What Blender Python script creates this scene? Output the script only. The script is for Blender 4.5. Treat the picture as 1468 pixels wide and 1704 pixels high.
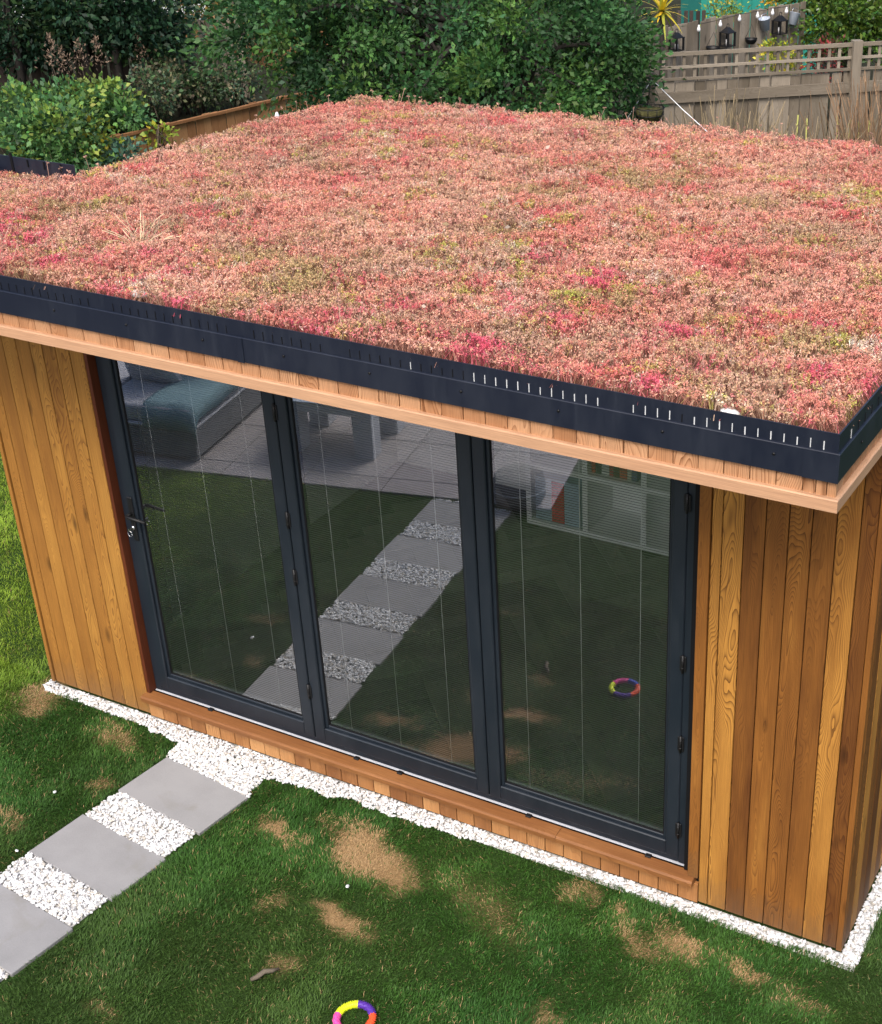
import bpy, math, random
import numpy as np
from mathutils import Vector, Matrix, Euler
random.seed(4); RNG = np.random.default_rng(11)
for o in list(bpy.data.objects): bpy.data.objects.remove(o)
S = bpy.context.scene; COL = S.collection

# ------------------------------------------------------------------ camera
cam_d = bpy.data.cameras.new('camera'); cam = bpy.data.objects.new('camera', cam_d); COL.objects.link(cam)
cam.location = (1.0403, -4.3468, 4.4514); cam.rotation_euler = (1.0781, 0.0138, 0.475)
cam_d.sensor_fit = 'HORIZONTAL'; cam_d.sensor_width = 36; cam_d.lens = 36 * 2359.8 / 1468
cam_d.shift_x = -(952.43 - 734) / 1468; cam_d.clip_start = .1; cam_d.clip_end = 400
S.camera = cam
# ------------------------------------------------------------------ sky and sun
SUN_EL, SUN_AZ = math.radians(50), math.radians(166)      # azimuth measured from +y towards +x
W = bpy.data.worlds.new('World'); S.world = W; W.use_nodes = True
wn = W.node_tree; bg = wn.nodes['Background']
sky = wn.nodes.new('ShaderNodeTexSky'); sky.sky_type = 'NISHITA'; sky.sun_disc = False
sky.sun_elevation = SUN_EL; sky.sun_rotation = SUN_AZ; sky.dust_density = 4; sky.air_density = 1; sky.ozone_density = 1
wn.links.new(sky.outputs[0], bg.inputs[0]); bg.inputs[1].default_value = .15
sd = bpy.data.lights.new('sun', 'SUN'); sd.energy = 1.5; sd.angle = math.radians(26); sd.color = (1, .95, .87)
sun = bpy.data.objects.new('sun', sd); COL.objects.link(sun)
sdir = Vector((math.sin(SUN_AZ) * math.cos(SUN_EL), math.cos(SUN_AZ) * math.cos(SUN_EL), math.sin(SUN_EL)))
sun.rotation_euler = sdir.to_track_quat('Z', 'Y').to_euler(); sun.location = (-6, 6, 12)
S.view_settings.view_transform = 'Standard'; S.view_settings.look = 'None'; S.view_settings.gamma = 1
S.view_settings.use_curve_mapping = False; S.view_settings.exposure = 0.84

# ------------------------------------------------------------------ calibrated helpers (photo pixel -> point in the place)
CR = np.array(cam.rotation_euler.to_matrix()); CC = np.array(cam.location)
def ray(u, v): return CR @ np.array([(u - 952.43) / 2359.8, -(v - 852) / 2359.8, -1.0])
def at_depth(u, v, D): return Vector(CC + ray(u, v) * D)
def at_z(u, v, z): r = ray(u, v); return Vector(CC + r * (z - CC[2]) / r[2])
def at_line(u, v, P, phi):           # vertical plane through P with heading phi
    n = np.array([-math.sin(phi), math.cos(phi), 0]); r = ray(u, v)
    return Vector(CC + r * (n @ (np.array(P) - CC)) / (n @ r))

# ------------------------------------------------------------------ material helpers
class NT:
    def __init__(s, name):
        s.m = bpy.data.materials.new(name); s.m.use_nodes = True; s.t = s.m.node_tree; s.N = s.t.nodes; s.L = s.t.links
        s.b = s.N['Principled BSDF']; s.out = s.N['Material Output']
    def set(s, i, v):
        if v is None: return
        if isinstance(v, bpy.types.NodeSocket): s.L.new(v, i)
        else: i.default_value = v
    def math(s, op, a, b=None, c=None, clamp=False):
        n = s.N.new('ShaderNodeMath'); n.operation = op; n.use_clamp = clamp
        for i, v in enumerate((a, b, c)): s.set(n.inputs[i], v)
        return n.outputs[0]
    def node(s, t, **k):
        n = s.N.new(t)
        for a, v in k.items(): setattr(n, a, v)
        return n
    def noise(s, vec, scale, detail=3, rough=.55, dist=0):
        n = s.N.new('ShaderNodeTexNoise'); s.set(n.inputs['Vector'], vec); n.inputs['Scale'].default_value = scale
        n.inputs['Detail'].default_value = detail; n.inputs['Roughness'].default_value = rough; n.inputs['Distortion'].default_value = dist
        return n.outputs['Fac']
    def mapping(s, vec, scale=(1, 1, 1), loc=None):
        n = s.N.new('ShaderNodeMapping'); s.set(n.inputs['Vector'], vec); n.inputs['Scale'].default_value = scale
        if loc is not None: s.set(n.inputs['Location'], loc)
        return n.outputs[0]
    def ramp(s, f, stops, interp='LINEAR'):
        n = s.N.new('ShaderNodeValToRGB'); s.set(n.inputs[0], f); e = n.color_ramp.elements; n.color_ramp.interpolation = interp
        while len(e) < len(stops): e.new(.5)
        for el, (p, c) in zip(e, stops): el.position = p; el.color = (*c, 1)
        return n.outputs[0]
    def mix(s, f, a, b, mode='MIX'):
        n = s.N.new('ShaderNodeMix'); n.data_type = 'RGBA'; n.blend_type = mode
        s.set(n.inputs['Factor'], f)
        for i, v in ((6, a), (7, b)): s.set(n.inputs[i], (*v, 1) if isinstance(v, tuple) and len(v) == 3 else v)
        return n.outputs[2]
    def bump(s, h, strength=.3, dist=.01):
        n = s.N.new('ShaderNodeBump'); s.set(n.inputs['Height'], h); n.inputs['Strength'].default_value = strength; n.inputs['Distance'].default_value = dist
        s.L.new(n.outputs[0], s.b.inputs['Normal'])
    def base(s, c, rough=.6, spec=.5, metal=0):
        s.set(s.b.inputs['Base Color'], (*c, 1) if isinstance(c, tuple) else c)
        s.set(s.b.inputs['Roughness'], rough); s.b.inputs['Specular IOR Level'].default_value = spec; s.b.inputs['Metallic'].default_value = metal
        return s.m

def plain(name, c, rough=.6, spec=.4, var=.15, scale=8, metal=0, bump=0):
    t = NT(name); tc = t.node('ShaderNodeTexCoord').outputs['Object']
    r = t.node('ShaderNodeObjectInfo').outputs['Random']
    off = t.node('ShaderNodeCombineXYZ'); t.set(off.inputs[0], t.math('MULTIPLY', r, 37.)); t.set(off.inputs[1], t.math('MULTIPLY', r, 91.))
    n = t.noise(t.mapping(tc, loc=off.outputs[0]), scale, 5)
    f = t.math('ADD', t.math('MULTIPLY', n, 1.0), t.math('MULTIPLY', t.math('SUBTRACT', r, .5), .35))
    col = t.ramp(f, [(.25, tuple(x * (1 - var) for x in c)), (.75, tuple(min(1, x * (1 + var)) for x in c))])
    if bump: t.bump(n, bump, .004)
    return t.base(col, rough, spec, metal)

def wood(name, dark, mid, light, line, ring=.0055, lines=.75, rough=.5, board_var=1.0, knots=True, along=False, splash=False):
    """sawn timber: growth rings of a trunk cut by the board, so flat-sawn faces show arches and quarter-sawn ones straight lines"""
    t = NT(name); tc = t.node('ShaderNodeTexCoord').outputs['Object']
    if along:      # long runs round the eaves: the grain follows the run
        s0 = t.node('ShaderNodeSeparateXYZ'); t.set(s0.inputs[0], tc); c0 = t.node('ShaderNodeCombineXYZ'); t.set(c0.inputs[0], s0.outputs[2]); t.set(c0.inputs[2], t.math('ADD', s0.outputs[0], s0.outputs[1])); tc = c0.outputs[0]
    r = t.node('ShaderNodeObjectInfo').outputs['Random']
    r2 = t.math('FRACT', t.math('MULTIPLY', r, 17.31)); r3 = t.math('FRACT', t.math('MULTIPLY', r, 53.77)); r4 = t.math('FRACT', t.math('MULTIPLY', r, 131.9))
    sp = t.node('ShaderNodeSeparateXYZ'); t.set(sp.inputs[0], tc); X, Y, Z = sp.outputs
    off = t.node('ShaderNodeCombineXYZ'); t.set(off.inputs[0], t.math('MULTIPLY', r, 31.)); t.set(off.inputs[2], t.math('MULTIPLY', r2, 77.))
    v = t.mapping(tc, (1, 1, 1), off.outputs[0])
    slow = t.math('SUBTRACT', t.noise(t.mapping(v, (5, 5, 1.1)), 1.0, 2, .5), .5)
    fine = t.math('SUBTRACT', t.noise(t.mapping(v, (28, 28, 5)), 1.0, 2, .5), .5)
    xo = t.math('ADD', X, t.math('ADD', t.math('MULTIPLY', t.math('SUBTRACT', r2, .5), .13), t.math('MULTIPLY', slow, .03)))
    h = t.math('ADD', t.math('MULTIPLY', slow, .30), t.math('ADD', t.math('MULTIPLY', Z, .035), t.math('SUBTRACT', t.math('MULTIPLY', r3, .08), .05)))
    rad = t.math('SQRT', t.math('ADD', t.math('MULTIPLY', xo, xo), t.math('MULTIPLY', h, h)))
    rad = t.math('ADD', rad, t.math('MULTIPLY', fine, .006))
    ph = t.math('FRACT', t.math('DIVIDE', rad, ring))
    late = t.math('POWER', ph, 3.0)
    fib = t.noise(t.mapping(v, (260, 260, 6)), 1.0, 3, .6)
    tone = t.noise(t.mapping(v, (9, 9, 1.3)), 1.0, 3, .6)
    f = t.math('ADD', t.math('MULTIPLY', tone, .85), t.math('ADD', t.math('MULTIPLY', t.math('SUBTRACT', r4, .5), .62 * board_var), .07))
    col = t.ramp(f, [(.1, dark), (.5, mid), (.9, light)])
    ls = t.math('MULTIPLY', late, t.math('MULTIPLY', t.math('ADD', t.math('MULTIPLY', r3, .75), .25), lines))
    col = t.mix(ls, col, line)
    fm = t.node('ShaderNodeMapRange'); t.set(fm.inputs[0], fib); fm.inputs[1].default_value = .3; fm.inputs[2].default_value = .7; fm.inputs[3].default_value = .80; fm.inputs[4].default_value = 1.14
    cc = t.node('ShaderNodeCombineColor')
    for i in range(3): t.set(cc.inputs[i], fm.outputs[0])
    col = t.mix(1.0, col, cc.outputs[0], 'MULTIPLY')
    if knots:
        vo = t.node('ShaderNodeTexVoronoi'); t.set(vo.inputs['Vector'], t.mapping(v, (7, 7, 2.1))); vo.inputs['Scale'].default_value = 1.0
        k = t.math('SUBTRACT', 1.0, t.math('DIVIDE', vo.outputs['Distance'], .125), clamp=True)
        col = t.mix(t.math('MULTIPLY', t.math('POWER', k, .7), .85), col, tuple(x * .25 for x in dark))
    if splash:     # rain splash and soil on the foot of the boards, faint water runs above
        g = t.noise(t.mapping(tc, (30, 30, 9)), 1.0, 4, .65); k0 = t.math('MULTIPLY', t.math('SUBTRACT', t.math('MULTIPLY', g, .36), Z), 5.0, clamp=True)
        col = t.mix(t.math('MULTIPLY', k0, .45), col, (.085, .062, .04))
        wr = t.node('ShaderNodeMapRange'); t.set(wr.inputs[0], t.noise(t.mapping(v, (60, 60, .8)), 1.0, 3, .6)); wr.inputs[1].default_value = .56; wr.inputs[2].default_value = .75
        col = t.mix(t.math('MULTIPLY', wr.outputs[0], .30), col, tuple(x * .6 for x in dark))
    t.bump(t.math('ADD', t.math('MULTIPLY', late, .6), fib), .25, .0012)
    return t.base(col, rough, .25)

def colattr(name, rough=.6, transl=.25, spec=.3):
    t = NT(name); a = t.node('ShaderNodeAttribute', attribute_name='col').outputs['Color']
    t.base(a, rough, spec)
    if transl:
        tr = t.node('ShaderNodeBsdfTranslucent'); t.set(tr.inputs[0], a); mx = t.node('ShaderNodeMixShader'); mx.inputs[0].default_value = transl
        t.L.new(t.b.outputs[0], mx.inputs[1]); t.L.new(tr.outputs[0], mx.inputs[2]); t.L.new(mx.outputs[0], t.out.inputs[0])
    return t.m

M = {}
M['cedar'] = wood('oiled cedar', (.10, .034, .008), (.25, .098, .019), (.47, .22, .044), (.06, .018, .005), ring=.0046, lines=1.0, board_var=1.1, rough=.62, splash=True)
M['cedar_gold'] = wood('golden oiled cedar', (.21, .088, .019), (.33, .15, .031), (.45, .23, .05), (.11, .036, .008), ring=.0046, lines=.8, board_var=.55, rough=.62, splash=True)
M['cedar_raw'] = wood('raw cedar', (.33, .155, .07), (.44, .23, .118), (.52, .30, .165), (.14, .05, .016), ring=.006, lines=1.1, board_var=.9)
M['cedar_trim'] = wood('pale cedar trim', (.43, .24, .14), (.50, .295, .175), (.56, .345, .215), (.40, .21, .112), lines=.4, board_var=.4, knots=False, along=True)
M['cedar_sill'] = wood('orange cedar', (.20, .08, .026), (.36, .165, .058), (.48, .25, .10), (.15, .055, .017), lines=.7, board_var=1.35)
M['red_stain'] = wood('red stained cedar', (.06, .014, .006), (.10, .026, .010), (.14, .04, .015), (.04, .01, .005), lines=.4)
M['grey_wood'] = wood('weathered grey timber', (.11, .09, .066), (.205, .172, .132), (.31, .265, .21), (.07, .055, .04), lines=.5, rough=.85, board_var=1.1)
M['brown_fence'] = wood('brown fence timber', (.22, .10, .042), (.34, .17, .075), (.44, .25, .12), (.15, .07, .03), lines=.4, rough=.8)
M['dark_fence'] = wood('dark fence timber', (.035, .026, .022), (.06, .046, .038), (.09, .07, .06), (.02, .016, .014), lines=.4, rough=.85)
M['trim_black'] = plain('navy black coated metal', (.0065, .0105, .022), .42, .5, .25, 14)
M['frame'] = plain('anthracite frame', (.012, .0175, .026), .42, .5, .12, 6)
M['gasket'] = plain('black rubber', (.004, .004, .005), .7, .2)
M['black'] = plain('black iron', (.006, .006, .007), .5, .4)
M['steel'] = plain('bright steel', (.6, .6, .62), .25, .5, .05, 8, 1)
M['white_plastic'] = plain('white plastic', (.75, .76, .78), .4, .4, .04)
M['cord'] = plain('pale blind cord', (.8, .8, .8), .7, .2, .05)
M['slat'] = plain('grey blind slat', (.26, .275, .30), .45, .4, .05)
M['dark_void'] = plain('dark membrane', (.012, .010, .009), .9, .1)
M['plaster'] = plain('white plaster', (.80, .80, .79), .8, .2, .03, 2)
M['floor_oak'] = wood('dark floor oak', (.08, .07, .062), (.14, .125, .11), (.22, .20, .175), (.055, .045, .04), lines=.3, board_var=1.2)
M['slab'] = None
M['fleece'] = plain('pale drainage fleece', (.50, .51, .52), .8, .2, .1)
M['bark'] = plain('bark', (.075, .058, .043), .9, .2, .4, 18, bump=.6)
M['dark_bark'] = plain('dark bark', (.03, .026, .023), .9, .2, .4, 18, bump=.6)
M['leaf'] = colattr('leaf', .5, .28)
M['leaf_gloss'] = colattr('glossy leaf', .32, .15, .5)
M['sedum'] = colattr('sedum flowers', .75, .35, .2)
M['grass'] = colattr('grass blade', .55, .3, .3)
M['stone_col'] = colattr('white marble chip', .6, 0, .4)
M['stem'] = colattr('dry stem', .8, .1, .2)
M['white_unit'] = plain('white laminate', (.88, .88, .89), .4, .4, .02)
M['rattan'] = plain('charcoal rattan', (.19, .195, .21), .7, .3, .3, 60, bump=.5)
M['cushion'] = plain('grey cushion cloth', (.46, .46, .50), .9, .1, .12, 20)
M['pale_cushion'] = plain('pale cushion cloth', (.55, .55, .58), .9, .1, .1, 20)
M['teal'] = plain('teal woven throw', (.20, .31, .35), .95, .1, .25, 60, bump=.5)
M['table_grey'] = plain('pale grey table', (.45, .46, .50), .6, .3, .1, 10)
M['moss'] = plain('moss lining', (.09, .085, .035), .95, .1, .5, 40)
M['pouf_cloth'] = plain('taupe pouf cloth', (.22, .21, .215), .95, .1, .15, 30)
M['tin'] = plain('blue grey tin', (.40, .45, .52), .5, .4, .1)
M['teal_paint'] = plain('teal painted panel', (.02, .22, .17), .6, .3, .1)
M['render_wall'] = plain('pale render', (.6, .63, .64), .85, .2, .08)

def metal(name, c, dust, rough):
    t = NT(name); tc = t.node('ShaderNodeTexCoord').outputs['Object']
    n = t.noise(t.mapping(tc, (1, 1, .35)), 9, 5, .65); sp = t.noise(tc, 210, 2, .6); st = t.noise(t.mapping(tc, (26, 26, 1.5)), 1.0, 4, .6)
    k = t.node('ShaderNodeMapRange'); t.set(k.inputs[0], n); k.inputs[1].default_value = .45; k.inputs[2].default_value = .8
    k2 = t.node('ShaderNodeMapRange'); t.set(k2.inputs[0], sp); k2.inputs[1].default_value = .68; k2.inputs[2].default_value = .78
    k3 = t.node('ShaderNodeMapRange'); t.set(k3.inputs[0], st); k3.inputs[1].default_value = .55; k3.inputs[2].default_value = .8
    f = t.math('ADD', t.math('MULTIPLY', k.outputs[0], .10), t.math('ADD', t.math('MULTIPLY', k2.outputs[0], .14), t.math('MULTIPLY', k3.outputs[0], .07)), clamp=True)
    t.bump(t.noise(tc, 3.5, 2), .12, .004)
    return t.base(t.mix(f, c, dust), t.math('ADD', rough, t.math('MULTIPLY', n, .2)), .5)
M['trim_black'] = metal('navy black coated metal', (.0042, .0074, .018), (.10, .115, .14), .36)
M['frame'] = metal('anthracite frame', (.0075, .0125, .020), (.08, .09, .105), .36)
def slab_mat(name, c, dust=(.21, .20, .18)):
    t = NT(name); tc = t.node('ShaderNodeTexCoord').outputs['Object']; r = t.node('ShaderNodeObjectInfo').outputs['Random']
    off = t.node('ShaderNodeCombineXYZ'); t.set(off.inputs[0], t.math('MULTIPLY', r, 40.))
    v = t.mapping(tc, loc=off.outputs[0])
    n = t.noise(v, 5, 5, .6); g = t.noise(v, 160, 2, .7)
    f = t.math('ADD', t.math('MULTIPLY', n, .7), t.math('ADD', t.math('MULTIPLY', g, .35), t.math('MULTIPLY', r, .26)))
    col = t.ramp(f, [(.25, tuple(x * .72 for x in c)), (.8, tuple(x * 1.13 for x in c))])
    st = t.noise(v, 3.1, 4, .6, 1.0); k = t.node('ShaderNodeMapRange'); t.set(k.inputs[0], st); k.inputs[1].default_value = .58; k.inputs[2].default_value = .75
    col = t.mix(t.math('MULTIPLY', k.outputs[0], .75), col, dust)
    t.bump(g, .15, .001)
    return t.base(col, .75, .3)
M['slab'] = slab_mat('grey porcelain slab', (.25, .247, .25))
M['patio'] = slab_mat('pale patio tile', (.29, .265, .27))

def glass_mat():
    t = NT('double glazing'); t.N.remove(t.b)
    tr = t.node('ShaderNodeBsdfTransparent'); tr.inputs[0].default_value = (.93, .955, .955, 1)
    gl = t.node('ShaderNodeBsdfGlossy'); gl.inputs['Roughness'].default_value = .0; gl.inputs['Color'].default_value = (.93, .97, 1, 1)
    fr = t.node('ShaderNodeFresnel'); fr.inputs[0].default_value = 1.75
    f = t.math('ADD', t.math('MULTIPLY', fr.outputs[0], 1.45), .13, clamp=True)
    mx = t.node('ShaderNodeMixShader'); t.L.new(f, mx.inputs[0]); t.L.new(gl.outputs[0], mx.inputs[2])
    # a thin uneven film of dust and rain marks on the panes
    tc = t.node('ShaderNodeTexCoord').outputs['Object']; df = t.node('ShaderNodeBsdfDiffuse'); df.inputs[0].default_value = (.55, .58, .60, 1); m2 = t.node('ShaderNodeMixShader')
    t.set(m2.inputs[0], t.math('ADD', t.math('MULTIPLY', t.noise(t.mapping(tc, (3, 1, 1.2)), 1.6, 5, .6), .03), .004)); t.L.new(tr.outputs[0], m2.inputs[1]); t.L.new(df.outputs[0], m2.inputs[2]); t.L.new(m2.outputs[0], mx.inputs[1])
    bp2 = t.node('ShaderNodeBump'); bp2.inputs['Strength'].default_value = .04; bp2.inputs['Distance'].default_value = .02; t.set(bp2.inputs['Height'], t.noise(tc, 1.5, 1)); t.L.new(bp2.outputs[0], gl.inputs['Normal'])
    t.L.new(mx.outputs[0], t.out.inputs[0]); return t.m
M['glass'] = glass_mat()

def ground_mat(name, cols, scale):
    t = NT(name); tc = t.node('ShaderNodeTexCoord').outputs['Object']
    f = t.math('ADD', t.math('MULTIPLY', t.noise(tc, scale, 6, .7), .6), t.math('MULTIPLY', t.noise(tc, scale * 12, 3, .7), .4))
    t.bump(t.noise(tc, scale * 25, 3), .6, .01)
    return t.base(t.ramp(f, list(zip((.3, .5, .7), cols))), .95, .1)
M['soil_grass'] = ground_mat('lawn soil', ((.022, .045, .010), (.035, .062, .016), (.055, .08, .025)), 2.5)
M['earth'] = ground_mat('earth', ((.014, .014, .008), (.022, .022, .012), (.035, .036, .018)), 1.5)
M['bed'] = plain('gravel bed', (.60, .59, .57), .95, .1, .4, 40)
M['substrate'] = plain('sedum substrate', (.13, .065, .045), .95, .1, .5, 30)

# ------------------------------------------------------------------ object helpers
def link(o, parent=None):
    COL.objects.link(o)
    if parent is not None: o.parent = parent
    return o
def tag(o, label=None, cat=None, group=None, kind=None):
    if label: o['label'] = label
    if cat: o['category'] = cat
    if group: o['group'] = group
    if kind: o['kind'] = kind
    return o
def empty(name, loc=(0, 0, 0), rz=0, **k):
    o = bpy.data.objects.new(name, None); o.empty_display_size = .1; o.location = loc; o.rotation_euler = (0, 0, rz); link(o); return tag(o, **k)
def copy_tree(o, parent=None):
    c = o.copy(); COL.objects.link(c); c.parent = parent
    for ch in list(o.children): copy_tree(ch, c)
    return c

class MB:
    """collects simple solids into one mesh"""
    def __init__(s): s.v = []; s.f = []; s.sm = []
    def add(s, vs, fs, smooth=False):
        n = len(s.v); s.v += [tuple(v) for v in vs]; s.f += [tuple(i + n for i in f) for f in fs]; s.sm += [smooth] * len(fs); return s
    def box(s, x0, x1, y0, y1, z0, z1, bev=0):
        if bev <= 0:
            return s.add([(x0, y0, z0), (x1, y0, z0), (x1, y1, z0), (x0, y1, z0), (x0, y0, z1), (x1, y0, z1), (x1, y1, z1), (x0, y1, z1)],
                  [(0, 3, 2, 1), (4, 5, 6, 7), (0, 1, 5, 4), (1, 2, 6, 5), (2, 3, 7, 6), (3, 0, 4, 7)])
        import bmesh
        bm = bmesh.new(); bmesh.ops.create_cube(bm, size=1)
        for v in bm.verts: v.co = ((x0 + x1) / 2 + v.co.x * (x1 - x0), (y0 + y1) / 2 + v.co.y * (y1 - y0), (z0 + z1) / 2 + v.co.z * (z1 - z0))
        bmesh.ops.bevel(bm, geom=bm.edges[:], offset=bev, segments=2 if bev > .015 else 1, affect='EDGES', profile=.6)
        bm.verts.index_update(); s.add([v.co[:] for v in bm.verts], [[v.index for v in f.verts] for f in bm.faces], bev > .015); bm.free(); return s
    def tube(s, pts, r, n=6, caps=True):
        pts = [Vector(p) for p in pts]; rs = r if isinstance(r, (list, tuple)) else [r] * len(pts); vs = []; fs = []
        for i, p in enumerate(pts):
            d = (pts[min(i + 1, len(pts) - 1)] - pts[max(i - 1, 0)]).normalized(); a = d.orthogonal().normalized() if abs(d.z) > .99 else d.cross(Vector((0, 0, 1))).normalized(); b = d.cross(a)
            for k in range(n):
                t = 2 * math.pi * k / n; vs.append(p + (a * math.cos(t) + b * math.sin(t)) * rs[i])
        for i in range(len(pts) - 1):
            for k in range(n): fs.append((i * n + k, i * n + (k + 1) % n, (i + 1) * n + (k + 1) % n, (i + 1) * n + k))
        if caps: fs += [tuple(range(n - 1, -1, -1)), tuple(range((len(pts) - 1) * n, len(pts) * n))]
        return s.add(vs, fs, True)
    def lathe(s, prof, n=16, c=(0, 0, 0)):
        vs = []; fs = []
        for (r, z) in prof:
            for k in range(n): t = 2 * math.pi * k / n; vs.append((c[0] + r * math.cos(t), c[1] + r * math.sin(t), c[2] + z))
        for i in range(len(prof) - 1):
            for k in range(n): fs.append((i * n + k, i * n + (k + 1) % n, (i + 1) * n + (k + 1) % n, (i + 1) * n + k))
        return s.add(vs, fs, True)
    def prism(s, poly_bottom, poly_top):
        n = len(poly_bottom); return s.add(list(poly_bottom) + list(poly_top), [tuple(range(n - 1, -1, -1)), tuple(range(n, 2 * n))] + [(i, (i + 1) % n, n + (i + 1) % n, n + i) for i in range(n)])
    def mesh(s, name, mat):
        me = bpy.data.meshes.new(name); me.from_pydata(s.v, [], s.f); me.materials.append(mat)
        me.polygons.foreach_set('use_smooth', s.sm); me.update(); return me
    def build(s, name, mat, parent=None, loc=(0, 0, 0), rot=(0, 0, 0), **k):
        o = bpy.data.objects.new(name, s.mesh(name, mat)); o.location = loc; o.rotation_euler = rot; link(o, parent); return tag(o, **k)
def inst(name, me, parent=None, loc=(0, 0, 0), rot=(0, 0, 0), scale=(1, 1, 1), **k):
    o = bpy.data.objects.new(name, me); o.location = loc; o.rotation_euler = rot; o.scale = scale; link(o, parent); return tag(o, **k)
_bars = {}
def bar(name, L, w, t, mat, parent, loc, rot=(0, 0, 0), bev=.0015, **k):
    """sawn timber: length along local z from 0, width along x, thickness along y (front face at y=0, back at y=t)"""
    key = (round(L, 4), round(w, 4), round(t, 4), mat, bev)
    if key not in _bars: _bars[key] = MB().box(-w / 2, w / 2, 0, t, 0, L, bev).mesh(name, M[mat])
    return inst(name, _bars[key], parent, loc, rot, **k)

def quads_mesh(name, P, C, mat, tri=False):
    """P: (n,4,3) corner points (or (n,3,3)), C: (n,3) colour or (n,4,3) per-corner"""
    n, k = P.shape[:2]; me = bpy.data.meshes.new(name); me.vertices.add(n * k); me.vertices.foreach_set('co', np.ascontiguousarray(P, dtype=np.float32).ravel())
    me.loops.add(n * k); me.loops.foreach_set('vertex_index', np.arange(n * k, dtype=np.int32))
    me.polygons.add(n); me.polygons.foreach_set('loop_start', np.arange(0, n * k, k, dtype=np.int32))
    try: me.polygons.foreach_set('loop_total', np.full(n, k, dtype=np.int32))
    except Exception: pass
    me.update(calc_edges=True)
    a = me.attributes.new('col', 'FLOAT_COLOR', 'POINT'); cc = np.ones((n, k, 4), np.float32); cc[..., :3] = C if C.ndim == 3 else C[:, None, :]
    a.data.foreach_set('color', cc.ravel()); me.materials.append(mat); return me
def vnoise(x, y, scale, seed=0):
    """smooth value noise, vectorised, 0..1"""
    x = np.asarray(x) * scale + seed * 17.3; y = np.asarray(y) * scale + seed * 5.7
    xi = np.floor(x).astype(np.int64); yi = np.floor(y).astype(np.int64); fx = x - xi; fy = y - yi; fx = fx * fx * (3 - 2 * fx); fy = fy * fy * (3 - 2 * fy)
    def h(i, j):
        n = (i * 374761393 + j * 668265263 + seed * 974711) & 0x7fffffff; n = ((n ^ (n >> 13)) * 1274126177) & 0x7fffffff; return ((n ^ (n >> 16)) & 0xffff) / 65535.
    return (h(xi, yi) * (1 - fx) + h(xi + 1, yi) * fx) * (1 - fy) + (h(xi, yi + 1) * (1 - fx) + h(xi + 1, yi + 1) * fx) * fy
def fbm(x, y, s, seed=0): return .5 * vnoise(x, y, s, seed) + .3 * vnoise(x, y, s * 2.1, seed + 1) + .2 * vnoise(x, y, s * 4.3, seed + 2)
def unit(v): return v / (np.linalg.norm(v, axis=-1, keepdims=True) + 1e-9)
def leaf_quads(P, D, size, aspect=.5, droop=.0):
    """rhombic leaves at P pointing along D; two triangles each"""
    D = unit(D); R = unit(np.cross(D, unit(RNG.normal(size=D.shape)))); s = size[:, None]
    N = np.cross(D, R); mid = P + D * s * .45 + N * s * .10
    return np.stack([P, mid + R * s * aspect * .5, P + D * s - N * s * droop, mid - R * s * aspect * .5], 1)
def inside(x, y, poly):
    c = np.zeros(x.shape, bool); n = len(poly)
    for i in range(n):
        (x0, y0), (x1, y1) = poly[i], poly[(i + 1) % n]
        if y0 == y1: continue
        k = ((y0 > y) != (y1 > y)) & (x < (x1 - x0) * (y - y0) / (y1 - y0) + x0); c ^= k
    return c

# ------------------------------------------------------------------ dimensions (metres; origin = foot of the front right wall corner)
WL = -4.445                      # left end of the front wall
DR, DL, SEAM1, SEAM2, DZ, DTOP, YG = -.7286, -3.7286, -2.7012, -1.7148, .1634, 2.27, .0454
OV, OVI, EX, ZB, Z1, Z2, Z3, FALL = .7236, .7166, .02, 2.4586, 2.5544, 2.6472, 2.708, .028
RXL, WYB, RYB, MXL = -4.80, .64, 3.02, -4.27     # roof outline
TH, SL, SW, SG, S0 = -.1174, .572, .313, .2071, (-3.4484, -.2252)   # stepping slabs
def fall(y): return -FALL * (y + OV)

# ------------------------------------------------------------------ ground
MB().add([(-150, -150, -.03), (150, -150, -.03), (150, 150, -.03), (-150, 150, -.03)], [(0, 1, 2, 3)]).build('ground', M['earth'], kind='structure')

# gravel strip outline and path
edge_x = np.array([-4.75, -4.414, -3.9, -3.687, -3.47, -3.455, -2.905, -2.895, -2.49, -1.99, -1.386, -.79, -.369, .021, .10])
edge_y = np.array([-.06, -.062, -.078, -.083, -.110, -.225, -.275, -.14, -.098, -.090, -.060, -.054, -.055, -.054, -.05])
u_ = np.array([math.cos(TH), math.sin(TH)]); v_ = np.array([math.sin(TH), -math.cos(TH)]); S0a = np.array(S0)
def path_uv(x, y):
    q = np.stack([x - S0a[0], y - S0a[1]], -1); return q @ u_, q @ v_
PITCH = SW + SG; NSLAB = 5
def on_gravel(x, y):
    wob = (fbm(x, y, 9, 3) - .5) * .06
    front = (y < .02) & (y > np.interp(x, edge_x, edge_y) + wob) & (x > -4.48) & (x < .06)
    side = (x > -.02) & (x < .070 + wob) & (y >= -.02) & (y < 3.1)
    uu, vv = path_uv(x, y)
    path = (uu > -.005 + wob * .3) & (uu < SL + .005 + wob * .3) & (vv > -.02) & (vv < NSLAB * PITCH - SG + .02)
    return front | side | path
def on_slab(x, y, m=0.0):
    uu, vv = path_uv(x, y); k = np.floor(vv / PITCH)
    return (uu > -m) & (uu < SL + m) & (vv - k * PITCH < SW + m) & (vv > -m) & (k < NSLAB)
PA = math.radians(-13.0); PO = np.array([-3.67, -2.66]); pe = np.array([math.cos(PA), math.sin(PA)]); pn = np.array([math.sin(PA), -math.cos(PA)])   # patio edge line and its outward normal
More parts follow.
